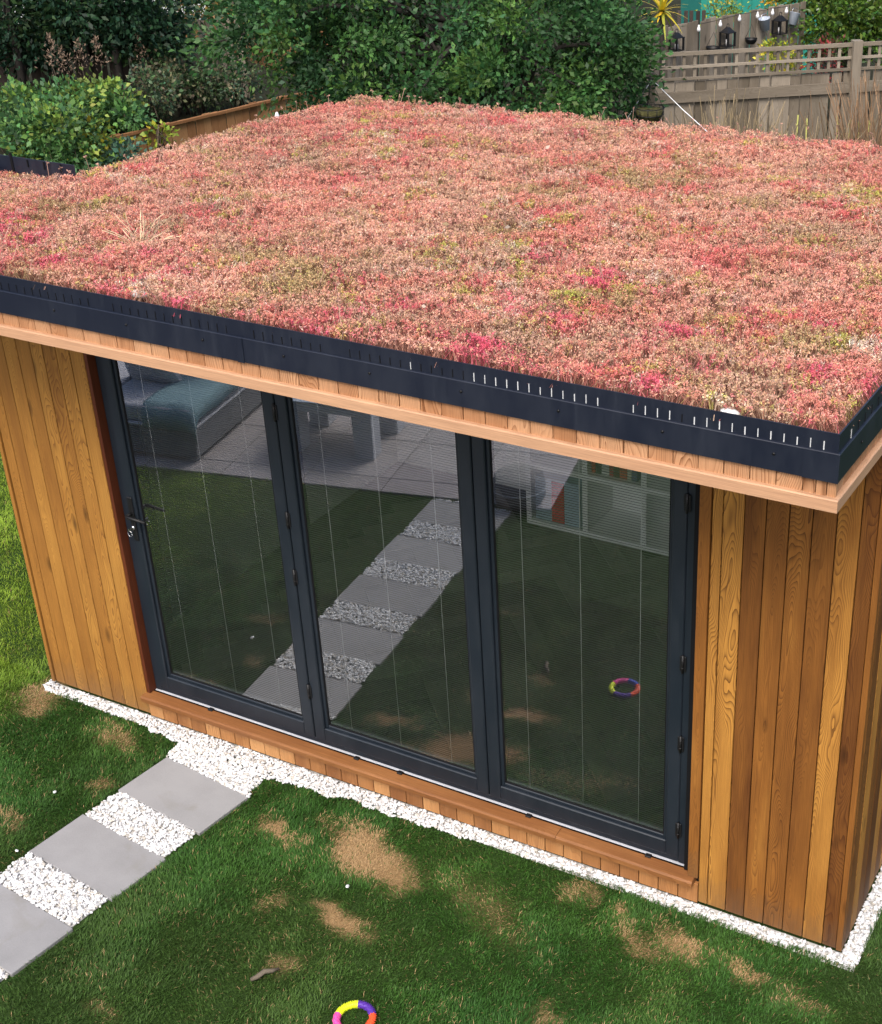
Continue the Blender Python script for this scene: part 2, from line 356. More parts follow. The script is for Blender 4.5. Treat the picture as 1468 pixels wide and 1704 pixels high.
def on_patio(x, y): return (((x - PO[0]) * pn[0] + (y - PO[1]) * pn[1]) > 0) & (((x - PO[0]) * pe[0] + (y - PO[1]) * pe[1]) < .74)
def on_house(x, y): return ((x > WL) & (x < 0) & (y > 0) & (y < .58)) | ((x > -4.2) & (x < 0) & (y > 0) & (y < 3.0))

path_o = MB(); pu = lambda a, b: (S0a + u_ * a + v_ * b)
q = [pu(.012, -.2), pu(SL - .03, -.10), pu(SL - .014, NSLAB * PITCH - SG), pu(.012, NSLAB * PITCH - SG)]
path_o.prism([(*p, -.05) for p in q], [(*p, -.002) for p in q]); path_obj = path_o.build('path', M['bed'], kind='structure')
gs = MB(); gp = [(x, y) for x, y in zip(edge_x, edge_y + .012)] + [(.10, .1), (-4.75, .1)]
gs.box(-4.46, .07, -.06, .02, -.05, -.003); gs.box(.0, .075, .02, 3.1, -.05, -.003); gs.build('gravel_border', M['bed'], kind='structure')
sl_me = MB().box(-SL / 2, SL / 2, -SW / 2, SW / 2, -.03, .012, .003).mesh('paving_slab', M['slab'])
for k in range(NSLAB):
    c = pu(SL / 2, k * PITCH + SW / 2); inst('paving_slab', sl_me, path_obj, (c[0], c[1], random.uniform(-.002, .002)), (random.uniform(-.004, .004), random.uniform(-.004, .004), TH + random.uniform(-.008, .008)))

# patio by the house, seen only in the glass
pat = MB(); c4 = [PO + pe * a + pn * b for a, b in ((-5.2, 0), (.74, 0), (.74, 3.2), (-5.2, 3.2))]
pat.prism([(*p, -.05) for p in c4][::-1], [(*p, -.004) for p in c4][::-1]); patio = pat.build('patio', M['earth'], kind='structure')
t1 = MB().box(-.297, .297, -.297, .297, -.02, .008, .003).mesh('paving_tile', M['patio']); t2 = MB().box(-.297, .297, -.097, .097, -.02, .008, .003).mesh('edge_tile', M['patio'])
for i in range(-8, 2):
    c = PO + pe * (i * .6 - .16) + pn * .1; inst('edge_tile', t2, patio, (*c, 0), (0, 0, PA))
    for j in range(4):
        c = PO + pe * (i * .6 - .16) + pn * (.5 + j * .6); inst('paving_tile', t1, patio, (*c, random.uniform(-.001, .001)), (0, 0, PA))

# ------------------------------------------------------------------ the garden room
room = empty('garden_room', (-2.2, 1.5, 0), label='cedar clad garden room with black trimmed flower roof and three glazed folding doors', cat='garden room')
RO = Vector(room.location)
class Holder:      # parts are positioned in world metres, stored relative to the room's origin
    pass
def rp(p): return Vector(p) - RO
def rbar(name, L, w, t, mat, loc, rot=(0, 0, 0), parent=None, **k): return bar(name, L, w, t, mat, parent or room, rp(loc) if parent is None else loc, rot, **k)
def rb(name, mb, mat, **k): return mb.build(name, M[mat], room, loc=-RO, **k)

# backing walls (dark membrane outside, plaster inside)
b = MB(); b.box(WL + .02, DL - .02, .022, .09, .03, 2.47); b.box(DR + .02, -.02, .022, .09, .03, 2.47); b.box(DL - .02, DR + .02, .022, .09, DTOP, 2.47); b.box(DL - .02, DR + .02, .03, .09, .03, .125)
b.box(-.09, -.02, .09, 2.9, .03, 2.47); b.box(-4.18, -4.11, .60, 2.9, .03, 2.47); b.box(WL + .02, WL + .09, .09, .55, .03, 2.47); b.box(WL + .02, -4.11, .55, .60, .03, 2.47); b.box(-4.18, -.02, 2.9, 2.97, .03, 2.47)
rb('wall_core', b, 'dark_void')
b = MB(); b.box(-4.10, -.10, 2.885, 2.898, .15, 2.42); b.box(-.103, -.092, .10, 2.885, .15, 2.42); b.box(-4.108, -4.097, .61, 2.885, .15, 2.42); b.box(DR + .025, -.10, .092, .10, .15, 2.42); b.box(-4.35, DL - .025, .092, .10, .15, 2.42); b.box(-4.35, -4.342, .10, .54, .15, 2.42); b.box(-4.35, -4.11, .54, .548, .15, 2.42)
rb('plaster_lining', b, 'plaster')
rb('ceiling', MB().box(-4.36, -.1, .095, 2.89, 2.42, 2.44), 'plaster')
fl = rb('floor', MB().box(-4.36, -.1, .075, 2.89, .05, .140), 'dark_void')
# herringbone floor
hb = MB().box(-.298, .298, -.058, .058, 0, .01, .002).mesh('floor_plank', M['floor_oak'])
cnt = 0; a = .6; w_ = .12
ca, sa = math.cos(math.radians(45)), math.sin(math.radians(45))
for i in range(-30, 31):
    for j in range(-8, 9):
        for kind in (0, 1):
            # herringbone lattice in rotated frame
            X = i * w_ + j * (a + w_) * 0 ; 
            gx = i * w_ + j * a; gy = i * w_ - j * a
            if kind == 0: px, py, r = gx + a / 2, gy + w_ / 2, 0
            else: px, py, r = gx + a + w_ / 2 - w_ * 0, gy + w_ - a / 2 + w_ * 0 , math.pi / 2
            wx, wy = px * ca - py * sa - 2.0, px * sa + py * ca + 1.4
            if -3.9 < wx < -.45 and .40 < wy < 2.6 and cnt < 290:
                cnt += 1; inst('floor_plank', hb, fl, (wx, wy, .1405 + (.0006 * (cnt % 3))), (0, 0, r + math.radians(45)))

# cladding, front
def clad(x0, x1, y=0, z0=.03, z1=2.462, mat='cedar'):
    rbar('cladding_board', z1 - z0, abs(x1 - x0) - .004, .019, mat, ((x0 + x1) / 2, y + random.uniform(0, .0015), z0))
RB = [-.650, -.607, -.523, -.439, -.351, -.264, -.175, -.088, -.026]
for p, q2 in zip(RB, RB[1:]): clad(p, q2)
LB = [-4.42, -4.355, -4.27, -4.18, -4.09, -4.01, -3.925, -3.838, -3.752]
for p, q2 in zip(LB, LB[1:]): clad(p, q2, mat='cedar_gold')
for x0, x1 in ((-.7, -.652),): rbar('door_trim', 2.3, .046, .026, 'cedar', ((x0 + x1) / 2, -.006, .162))
rbar('corner_trim', 2.43, .024, .032, 'cedar', (-.0125, -.008, .03)); rbar('corner_trim', 2.43, .022, .032, 'cedar_gold', (WL + .011, -.008, .03))
rb('door_reveal', MB().box(-3.751, -3.732, .003, .09, .165, DTOP), 'red_stain'); rb('door_reveal', MB().box(-.7265, -.7015, .020, .09, .165, DTOP), 'gasket')
# cladding, right side
ys = np.arange(.026, 2.98, .0865)
for y0 in ys:
    rbar('cladding_board', 2.40, .0825, .019, 'cedar', (random.uniform(-.0015, 0), y0 + .043, .03), (0, 0, math.pi / 2))
for y0 in np.arange(.03, .55, .087): rbar('cladding_board', 2.40, .083, .019, 'cedar', (WL, y0 + .043, .03), (0, 0, -math.pi / 2))
for y0 in np.arange(.62, 2.93, .087): rbar('cladding_board', 2.38, .083, .019, 'cedar', (-4.20, y0 + .043, .03), (0, 0, -math.pi / 2))
for x0 in np.arange(-4.2, -.05, .1): rbar('cladding_board', 2.36, .096, .019, 'cedar', (x0 + .05, 2.992, .03), (0, 0, math.pi))
for x0 in np.arange(-4.43, -4.21, .1): rbar('cladding_board', 2.40, .096, .019, 'cedar', (x0 + .05, .622, .03), (0, 0, math.pi))
# plinth boards and sill under the doors
n = 33; wp = (3.752 - .65) / n
for i in range(n): rbar('plinth_board', .105 + 0, wp - .004, .02, 'cedar_sill', (-3.752 + (i + .5) * wp, -.004 + random.uniform(0, .002), .022))
sx0, sx1 = -3.765, -.668; joint = -1.33
for x0, x1 in ((sx0, joint - .001), (joint + .001, sx1)):
    s_ = MB(); L = x1 - x0; pr = [(-.036, .0), (-.036, .022), (-.028, .030), (.030, .036), (.030, .0)]
    s_.prism([(-p[0], p[1], 0) for p in pr][::-1], [(-p[0], p[1], L) for p in pr][::-1])
    # local: z along the length; rotate so z -> +x
    o = s_.build('sill', M['cedar_sill'], room, loc=rp((x0, 0, .127)))
    o.matrix_local = Matrix.Translation(rp((x0, 0, .127))) @ Matrix(((0, 0, 1, 0), (-1, 0, 0, 0), (0, 1, 0, 0), (0, 0, 0, 1)))
rb('sill_seal', MB().box(DL - .002, DR + .002, .042, .085, .1605, .1644), 'table_grey')

# door set: outer frame, three leaves
F0 = DZ + .004
b = MB(); fw = .038; b.box(DL, DL + fw, YG, YG + .07, F0, DTOP, .003); b.box(DR - fw, DR, YG, YG + .07, F0, DTOP, .003); b.box(DL + fw, DR - fw, YG + .002, YG + .07, DTOP - fw, DTOP); b.box(DL + fw, DR - fw, YG + .002, YG + .07, F0, F0 + .028, .003)
rb('door_frame', b, 'frame')
def leaf_door(x0, x1, first=False, last=False):
    e = bpy.data.objects.new('folding_door', None); link(e, room); e.location = rp((x0, YG, F0 + .030)); ww = x1 - x0; hh = DTOP - fw - F0 - .033
    st, br, bt = .062, .075, .062; g = .003
    f = MB(); y0, y1 = -.006, .060
    f.box(g, st, y0, y1, 0, hh, .004); f.box(ww - st, ww - g, y0, y1, 0, hh, .004); f.box(st, ww - st, y0 + .001, y1 - .001, 0, br, .004); f.box(st, ww - st, y0 + .001, y1 - .001, hh - bt, hh, .004)
    f.build('sash', M['frame'], e)
    bd = MB(); k = .016; a0, a1, c0, c1 = st, ww - st, br, hh - bt; yb = .008
    bd.box(a0, a0 + k, yb, .05, c0, c1, .003); bd.box(a1 - k, a1, yb, .05, c0, c1, .003); bd.box(a0 + k, a1 - k, yb + .001, .05, c0, c0 + k, .003); bd.box(a0 + k, a1 - k, yb + .001, .05, c1 - k, c1, .003)
    bd.build('glazing_bead', M['frame'], e)
    gk = MB(); j = .005; A0, A1, C0, C1 = a0 + k, a1 - k, c0 + k, c1 - k
    gk.box(A0, A0 + j, .013, .02, C0, C1); gk.box(A1 - j, A1, .013, .02, C0, C1); gk.box(A0 + j, A1 - j, .0131, .02, C0, C0 + j); gk.box(A0 + j, A1 - j, .0131, .02, C1 - j, C1)
    gk.build('gasket', M['gasket'], e)
    gl = MB(); gl.add([(A0, .017, C0), (A1, .017, C0), (A1, .017, C1), (A0, .017, C1)], [(0, 1, 2, 3)])
    gl.build('glass_pane', M['glass'], e)
    bl = MB(); z = C1 - .03; i = 0; tilt = math.radians(15); hw = .0044
    while z > C0 + .02:
        dy, dz = hw * math.cos(tilt), hw * math.sin(tilt)
        bl.add([(A0 + .006, .030 - dy, z + dz), (A1 - .006, .030 - dy, z + dz), (A1 - .006, .030, z + .0006), (A0 + .006, .030, z + .0006), (A1 - .006, .030 + dy, z - dz), (A0 + .006, .030 + dy, z - dz)], [(0, 1, 2, 3), (3, 2, 4, 5)]); z -= .0115
    bl.build('blind_slats', M['slat'], e, kind='stuff')
    for fx in (.16, .5, .84):
        c = MB(); xx = A0 + (A1 - A0) * fx; c.tube([(xx, .0225, C0 + .012), (xx, .0225, C1)], .0016, 5); c.build('blind_cord', M['cord'], e)
    bb = MB(); bb.box(A0 + .006, A1 - .006, .024, .036, C0 + .004, C0 + .016); bb.build('blind_rail', M['slat'], e)
    return e, ww, hh
d1, w1, h1 = leaf_door(DL + fw - .004, SEAM1)
d2, w2, h2 = leaf_door(SEAM1, SEAM2)
d3, w3, h3 = leaf_door(SEAM2, DR - fw + .004)
d1['label'] = 'left glazed folding door with the black lever handle'
def hinge(e, x, z):
    h = MB(); h.tube([(x, -.012, z - .042), (x, -.012, z + .042)], .0058, 8); h.box(x - .014, x + .014, -.0105, -.0065, z - .036, z + .036, .001)
    for q3 in (-.018, .018): h.tube([(x, -.012, z + q3 - .002), (x, -.012, z + q3 + .002)], .0072, 8)
    h.build('hinge', M['black'], e)
for z in (.28, .92, 1.22, 1.75): hinge(d1, w1, z)
for z in (.16, .62, 1.02, 1.75): hinge(d3, w3 - .002, z)
hd = MB(); hd.box(.018, .048, -.016, -.006, .88, 1.12, .004); hd.build('handle_plate', M['black'], d1)
hd = MB(); hd.tube([(.033, -.010, 1.03), (.033, -.048, 1.03)], .009, 8); hd.tube([(.033, -.048, 1.03), (.05, -.053, 1.03), (.15, -.052, 1.024)], [.009, .009, .007], 8); hd.build('door_handle', M['black'], d1)
hd = MB(); hd.tube([(.033, -.014, .955), (.033, -.024, .955)], .011, 10); hd.box(.031, .035, -.05, -.02, .948, .962); hd.build('door_lock', M['steel'], d1)
kr = MB(); kr.tube([(.033 + .014 * math.cos(t), -.045, .934 + .016 * math.sin(t)) for t in np.linspace(0, 6.28, 13)], .0016, 5); kr.build('key_ring', M['steel'], d1)
# the same lever on the inside
hd = MB(); hd.box(.018, .048, .060, .068, .88, 1.12, .003); hd.tube([(.033, .065, 1.03), (.033, .11, 1.03), (.15, .112, 1.026)], .008, 8); hd.build('inner_handle', M['black'], d1)
for x in (-3.35, -2.45, -2.2, -1.5, -.9):
    rb('drain_cap', MB().box(x - .014, x + .014, .018, .040, .162, .171, .002), 'black')

# ------------------------------------------------------------------ roof
def outline(q):
    return [(RXL + q, -OV + q), (EX - q, -OV + q), (EX - q, RYB - q), (MXL + q, RYB - q), (MXL + q, WYB - q), (RXL + q, WYB - q)]
inset = OV - OVI
def trim_seg(i, prof, name, mat, lift=0, **k):
    A = [outline(q)[i] for q, z in prof]; Bq = [outline(q)[(i + 1) % 6] for q, z in prof]
    pa = [(p[0], p[1], z + fall(p[1]) + (lift if z > Z2 else 0)) for p, (q, z) in zip(A, prof)]; pb = [(p[0], p[1], z + fall(p[1]) + (lift if z > Z2 else 0)) for p, (q, z) in zip(Bq, prof)]
    m = MB(); m.prism(pa, pb); return rb(name, m, mat, **k)
profT = [(0, Z1), (0, Z2 - .002), (.002, Z2), (inset, Z2 + .001), (inset, Z3), (inset + .005, Z3), (inset + .005, Z1)]
trims = []
for i in range(6): trims.append(trim_seg(i, profT, 'roof_edge_trim', 'trim_black', .045 if i == 4 else (-.03 if i in (2, 3) else 0)))
profB = [(-.006, ZB), (-.006, ZB + .038), (-.002, ZB + .042), (.03, ZB + .042), (.03, ZB)]
for i in range(6):
    trim_seg(i, profB, 'fascia_trim', 'cedar_trim')
# give the trims their grain: rebuild the two seen ones as timber lengths is not needed, they are one piece each
roof_core = MB(); o1 = outline(.035)
roof_core.prism([(x, y, ZB + .02 + fall(y)) for x, y in o1], [(x, y, Z3 - .062 + fall(y)) for x, y in o1]); rb('roof_deck', roof_core, 'dark_void')
soff = MB(); o2 = outline(.02); soff.prism([(x, y, ZB + .008 + fall(y)) for x, y in o2], [(x, y, ZB + .018 + fall(y)) for x, y in o2]); rb('soffit', soff, 'cedar_raw')
# fascia boards, front then right side then the back of the left wing
xs = [EX - .002]; 
widths = [.030, .034, .040] + [.084] * 55
fx = EX - .006
for wv in widths:
    if fx - wv < RXL + .02: break
    rbar('fascia_board', Z1 - ZB + .02, wv - .003, .016, 'cedar_raw', (fx - wv / 2, -OV + .012 + random.uniform(0, .0015), ZB + .004)); fx -= wv
fy = -OV + .02
while fy < RYB - .1:
    rbar('fascia_board', Z1 - ZB + .02, .080, .016, 'cedar_raw', (EX - .012, fy + .042, ZB + .004 + fall(fy + .04)), (0, 0, math.pi / 2)); fy += .084
# drainage slots in the upstand, screws and joint covers
slot_d = MB().box(-.0014, .0014, -.0016, .001, .004, .034).mesh('slot', M['gasket']); slot_l = MB().box(-.0017, .0017, -.0012, .001, .004, .033).mesh('slot', M['fleece'])
xk = EX - inset - .045; k = 0
while xk > RXL + .1:
    if k % 26 not in (16, 17) and abs(xk - at_line(400, 585, (0, -OV, 0), 0).x) > .04:
        pale = xk > -1.22 - .0 or (-1.9 < xk and k % 7 == 0)
        inst('slot', slot_l if pale and k not in (11,) else slot_d, trims[0], (xk, -OVI, Z2 + fall(-OVI) - 0.0), scale=(random.uniform(.8, 1.1), 1, random.uniform(.85, 1.05)))
    xk -= .0407; k += 1
for y in np.arange(-.60, 2.9, .07):
    inst('slot', slot_l if y < -.55 else slot_d, trims[1], (EX - inset, y, Z2 + fall(y)), (0, 0, math.pi / 2))
for xk in np.arange(RXL + .12, MXL - .02, .11): inst('slot', MB().box(-.003, .003, 0, .004, -.03, .05).mesh('slot', M['gasket']) if xk < RXL + .13 else slot_d, trims[4], (xk, WYB - inset - .009, Z3 + fall(WYB)), scale=(2.5, 1, 1.2))
scr = MB().lathe([(0, .0), (.004, 0.001), (.005, .0035), (0, .0045)], 8).mesh('screw', M['black'])
for xk in np.arange(-.18, RXL + .1, -.36): inst('screw', scr, trims[0], (xk, -OV, (Z1 + Z2) / 2 + .01), (math.pi / 2, 0, 0))
for y in (-.5, -.2, .2): inst('screw', scr, trims[1], (EX, y, (Z1 + Z2) / 2 + fall(y)), (0, math.pi / 2, 0))
for xk, ww in ((at_line(400, 585, (0, -OV, 0), 0).x, .030),):
    rb('joint_cover', MB().box(xk - ww / 2, xk + ww / 2, -OV - .003, -OV - .0005, Z1 - .002, Z2, .0008), 'trim_black')
rb('corner_cover', MB().box(EX - .11, EX + .0005, -OV - .002, -OV - .0003, Z1 - .001, Z2 - .001), 'trim_black')
rb('substrate', MB().prism([(x, y, Z3 - .060 + fall(y)) for x, y in outline(inset + .006)], [(x, y, Z3 - .040 + fall(y)) for x, y in outline(inset + .006)]), 'substrate')

# ------------------------------------------------------------------ sedum
def sedum():
    n = 82000; x = RNG.uniform(RXL, EX, n); y = RNG.uniform(-OVI, RYB, n)
    keep = inside(x, y, outline(inset + .022)); x, y = x[keep], y[keep]
    # denser towards the camera
    d = np.hypot(x - CC[0], y - CC[1]); keep = RNG.random(len(x)) < np.clip(6.2 / d, .55, 1); x, y = x[keep], y[keep]; n = len(x)
    big = fbm(x, y, 1.6, 5); med = fbm(x, y, 4.5, 9); sm = vnoise(x, y, 16, 21)
    edge = np.minimum.reduce([np.where(x < MXL + .25, 9, x - MXL), RYB - y])
    wing = (x < MXL + .05)
    h = .006 + .036 * med + .024 * sm + .009 * RNG.random(n); h = np.where(wing, h * .6 + .0, h)
    bump = np.clip(1 - np.abs(np.where(wing, 9., x - MXL) - .05) / .30, 0, 1) * .012
    z0 = Z3 - .030 + fall(y) + bump - .035 * np.clip((y - 1.8) / 1.2, 0, 1) * np.clip(1 - (x - MXL) / 2.2, 0, 1) - np.where(wing, .03, 0)
    pal = np.array([[.76, .325, .25], [.82, .43, .32], [.80, .15, .22], [.50, .36, .19], [.82, .63, .50], [.36, .20, .145], [.52, .50, .12], [.72, .20, .185], [.60, .39, .27]])
    # drifts: each kind of plant has its own slowly varying presence, sharpened so that clumps hold together
    jx, jy = x + RNG.normal(0, .02, n), y + RNG.normal(0, .02, n); front = np.clip((.5 - y) / 1.1, 0, 1)
    w = np.stack([fbm(jx, jy, 4.5, 101) * 1.16, fbm(jx, jy, 4.0, 111) * 1.18, fbm(jx, jy, 6.5, 121) * (.80 + .31 * front), fbm(jx, jy, 3.2, 131) * 1.04, fbm(jx, jy, 9, 141) * .88, fbm(jx, jy, 8, 151) * .88, fbm(jx, jy, 10, 161) * .92, fbm(jx, jy, 5, 171) * (1.0 + .05 * front), fbm(jx, jy, 3.6, 181) * 1.08], 1)
    w = np.exp((w + RNG.normal(0, .035, w.shape)) * 17); w /= w.sum(1, keepdims=True)
    ci = (RNG.random(n)[:, None] > np.cumsum(w, 1)).sum(1).clip(0, 8)
    base = .55 * pal[ci] + .45 * (w @ pal); base = base * (RNG.uniform(.82, 1.18, (n, 1)) * (.92 + .40 * fbm(x, y, 1.7, 191))[:, None])
    L = 10; Pp = []; Cc = []
    top = np.stack([x, y, z0 + h], -1); ax = unit(np.stack([RNG.normal(0, .45, n), RNG.normal(0, .45, n), np.ones(n)], -1)); foot = top - ax * h[:, None] * 1.1
    for j in range(L):
        D = unit(RNG.normal(size=(n, 3)) + np.array([0, 0, .6])); start = top + RNG.normal(0, .0045, (n, 3)) - D * .002
        s = RNG.uniform(.0055, .0125, n)
        Pp.append(leaf_quads(start, D, s, .42)); Cc.append(np.clip(base * RNG.uniform(.75, 1.28, (n, 1)) * (1 + RNG.normal(0, .06, (n, 3))), .01, .9))
    for j in range(2):                    # stems
        off = RNG.normal(0, .006, (n, 3)); off[:, 2] = 0; r = unit(RNG.normal(size=(n, 3)) * np.array([1, 1, .1])) * .0014
        Pp.append(np.stack([foot + off - r, foot + off + r, top + r * .6, top - r * .6], 1)); Cc.append(base * .6)
    # a few taller dry flower stems
    m = 900; k = RNG.integers(0, n, m); hh = RNG.uniform(.03, .085, m); b0 = top[k]; t0 = b0 + np.stack([RNG.normal(0, .015, m), RNG.normal(0, .015, m), hh], -1); r = unit(RNG.normal(size=(m, 3)) * np.array([1, 1, .05])) * .0016
    dry = np.array([.52, .32, .24]) * RNG.uniform(.7, 1.2, (m, 1)); Pp.append(np.stack([b0 - r, b0 + r, t0 + r, t0 - r], 1)); Cc.append(dry)
    for j in range(6):
        D = unit(RNG.normal(size=(m, 3)) * np.array([1, 1, .5])); Pp.append(leaf_quads(t0, D, RNG.uniform(.008, .016, m), .6)); Cc.append(dry * RNG.uniform(.8, 1.3, (m, 1)))
    # loose fallen pale leaves and petals
    m = 60; xx = RNG.uniform(MXL, EX - .1, m); yy = RNG.uniform(-.6, 2.6, m); P0 = np.stack([xx, yy, Z3 + .03 + fall(yy)], -1); D = unit(RNG.normal(size=(m, 3)) * np.array([1, 1, .25])); c = np.array([[.62, .52, .42], [.55, .42, .25], [.55, .5, .1]])[RNG.integers(0, 3, m)]
    Pp.append(leaf_quads(P0, D, RNG.uniform(.015, .034, m), .6)); Cc.append(c)
    me = quads_mesh('sedum', np.concatenate(Pp), np.concatenate(Cc), M['sedum'])
    inst('sedum', me, label='dense pink and red flowering sedum covering the flat roof', cat='sedum', kind='stuff')
sedum()
# dry grass tuft on the roof and pale stones among the sedum
def wisp(name, p, n, L, spread, col, label, cat, mat='stem', wid=.0016, lean=(0, 0), group=None):
    b0 = np.tile(np.array(p), (n, 1)) + RNG.normal(0, .02 * L / .3, (n, 3)) * np.array([1, 1, 0]); D = unit(np.stack([RNG.normal(lean[0], spread, n), RNG.normal(lean[1], spread, n), np.ones(n)], -1)); ll = RNG.uniform(.5, 1, n) * L
    P = []; C = []; prev = b0; d = D; c = np.array(col) * RNG.uniform(.6, 1.3, (n, 1)); r = unit(np.cross(D, RNG.normal(size=(n, 3)))) * wid
    for s in range(4):
        nx = prev + d * ll[:, None] / 4; P.append(np.stack([prev - r, prev + r, nx + r * .8, nx - r * .8], 1)); C.append(c); prev = nx; d = unit(d + RNG.normal(0, .12, (n, 3)) - np.array([0, 0, .14]) * spread)
    return inst(name, quads_mesh(name, np.concatenate(P), np.concatenate(C), M[mat]), label=label, cat=cat, **({'group': group} if group else {}))
g = at_z(235, 400, 2.70); wisp('dry_grass', (g.x, g.y, 2.66), 40, .2, .9, (.6, .5, .32), 'straw coloured dry grass tuft lying in the sedum near the left', 'dry grass')
for (u, v, lab, sc) in ((230, 492, 'small pale stone beside the front trim at the left', .05), (1215, 690, 'pale broken stone in the sedum near the right front corner', .045)):
    p = at_z(u, v, 2.69); st = MB(); prof = [(0, 0), (.9, .05), (1, .35), (.6, .7), (0, .8)]; st.lathe([(r * sc * .6, z * sc * .5) for r, z in prof], 7)
    o = st.build('stone', M['bed'], loc=p, rot=(.1, .2, .4), label=lab, cat='stone'); o.scale = (1.3, .8, 1)

# ------------------------------------------------------------------ gravel
def gravel():
    xs, ys = [], []
    def fill(x0, x1, y0, y1, dens):
        n = int((x1 - x0) * (y1 - y0) * dens); xs.append(RNG.uniform(x0, x1, n)); ys.append(RNG.uniform(y0, y1, n))
    fill(-4.75, .12, -.32, .03, 14000); fill(-.02, .13, 0, 1.2, 13000); fill(-3.7, -2.6, -2.7, -.25, 13000)
    x = np.concatenate(xs); y = np.concatenate(ys); uu, vv = path_uv(x, y); keep = on_gravel(x, y) & ~on_slab(x, y, .004) & ~on_house(x, y) & ~((vv > .0) & ((uu < .012) | (uu > SL - .012)) & (y < -.3))
    x, y = x[keep], y[keep]; n = len(x)
    ico = bpy.data.meshes.new('t'); import bmesh; bm = bmesh.new(); bmesh.ops.create_icosphere(bm, subdivisions=1, radius=1); v0 = np.array([v.co[:] for v in bm.verts]); f0 = np.array([[v.index for v in f.verts] for f in bm.faces]); bm.free(); bpy.data.meshes.remove(ico)
    s = RNG.uniform(.0040, .0094, n); sc = np.stack([s * RNG.uniform(.9, 1.5, n), s * RNG.uniform(.7, 1.1, n), s * RNG.uniform(.5, .9, n)], -1)
    lump = v0[None] * (1 + RNG.normal(0, .20, (n, len(v0), 1))) * sc[:, None, :]
    a = RNG.uniform(0, 6.28, n); t = RNG.normal(0, .5, n); ca, sa, ct, s_t = np.cos(a), np.sin(a), np.cos(t), np.sin(t)
    X, Y, Z = lump[..., 0], lump[..., 1], lump[..., 2]; Y, Z = Y * ct[:, None] - Z * s_t[:, None], Y * s_t[:, None] + Z * ct[:, None]; X, Y = X * ca[:, None] - Y * sa[:, None], X * sa[:, None] + Y * ca[:, None]
    V = np.stack([X + x[:, None], Y + y[:, None], Z + (.004 + RNG.uniform(0, .011, n))[:, None]], -1)
    P = V[:, f0].reshape(-1, 3, 3); c = np.array([.72, .72, .725]) * RNG.uniform(.82, 1.03, (n, 1)); dirty = RNG.random(n) < .14; c[dirty] *= np.array([.74, .69, .61]); grey = RNG.random(n) < .10; c[grey] *= .72
    me = quads_mesh('gravel', P, np.repeat(c, len(f0), 0), M['stone_col']); inst('gravel', me, label='bright white marble chippings along the wall and between the slabs', cat='gravel', kind='stuff')
gravel()
chip = MB().lathe([(0, 0), (.009, .002), (.011, .005), (.006, .008), (0, .009)], 6).mesh('stone_chip', M['white_plastic'])
for (u, v, lab) in ((91, 1319, 'white stone chip lying in the grass left of the path'), (28, 1417, 'white stone chip beside the middle gravel gap of the path'), (578, 1476, 'tiny white chip in the grass between the brown patches')):
    p = at_z(u, v, .022); inst('stone_chip', chip, loc=p, rot=(.3, .2, random.random() * 3), scale=(1.3, .8, 1), label=lab, cat='stone chip')

# ------------------------------------------------------------------ lawn grass
patches = [  # photo pixels of the parched spots: centre, half axes along the lawn (m), strength
    (612, 1418, .26, .12, 1), (655, 1445, .16, .10, .9), (600, 1380, .10, .06, .6), (570, 1525, .13, .055, 1), (470, 1382, .12, .06, .75), (440, 1500, .07, .05, .4), (1135, 1570, .15, .07, .75), (1040, 1512, .07, .045, .75), (960, 1482, .06, .035, .5),
    (1235, 1612, .11, .035, .6), (1060, 1560, .14, .06, .5), (75, 1140, .10, .12, .9), (60, 1165, .10, .10, .7), (190, 1222, .16, .08, .5), (170, 1305, .08, .05, .45), (465, 1600, .05, .07, .45), (900, 1680, .10, .06, .45), (15, 1350, .1, .06, .4), (800, 1500, .3, .1, .25), (1330, 1660, .12, .06, .3), (170, 1670, .1, .05, .3)]
PC = [(at_z(u, v, .015), a, b, s) for u, v, a, b, s in patches]
def dryness(x, y):
    d = np.zeros(x.shape)
    wx = x + (fbm(x, y, 7, 61) - .5) * .22; wy = y + (fbm(x, y, 7, 71) - .5) * .16
    for p, a, b, s in PC:
        cs, sn = math.cos(-.35), math.sin(-.35); dx, dy = wx - p.x, wy - p.y; uu = dx * cs + dy * sn; vv = -dx * sn + dy * cs
        d = np.maximum(d, s * np.clip(1.35 - .95 * np.sqrt((uu / a) ** 2 + (vv / b) ** 2), 0, 1))
    return np.clip(d, 0, 1)
def lawn_sheet():
    xs = np.concatenate([[-9.5, -8, -7], np.arange(-6, 1.0, .035), [1.2, 2, 4, 6]]); ys = np.concatenate([[-4.2, -3.3], np.arange(-2.75, .05, .035), [.1, .6, 1.5, 3, 6, 9]])
    gx, gy = np.meshgrid(xs, ys); X, Y = gx.ravel(), gy.ravel(); d = np.clip(dryness(X, Y) * 1.3, 0, 1)[:, None]; l = fbm(X, Y, 3, 81)[:, None]
    c = (np.array([.020, .042, .010]) * (1 - l) + np.array([.034, .060, .016]) * l) * (1 - d) + np.array([.28, .185, .09]) * d
    nx = len(xs); me = bpy.data.meshes.new('lawn'); f = [(j * nx + i, j * nx + i + 1, (j + 1) * nx + i + 1, (j + 1) * nx + i) for j in range(len(ys) - 1) for i in range(nx - 1)]
    me.from_pydata(np.stack([X, Y, np.full(len(X), -.006)], -1).tolist(), [], f); a = me.attributes.new('col', 'FLOAT_COLOR', 'POINT'); cc = np.ones((len(X), 4), np.float32); cc[:, :3] = c; a.data.foreach_set('color', cc.ravel())
    me.materials.append(colattr('lawn thatch', .9, 0, .1)); inst('lawn', me, kind='structure')
lawn_sheet()
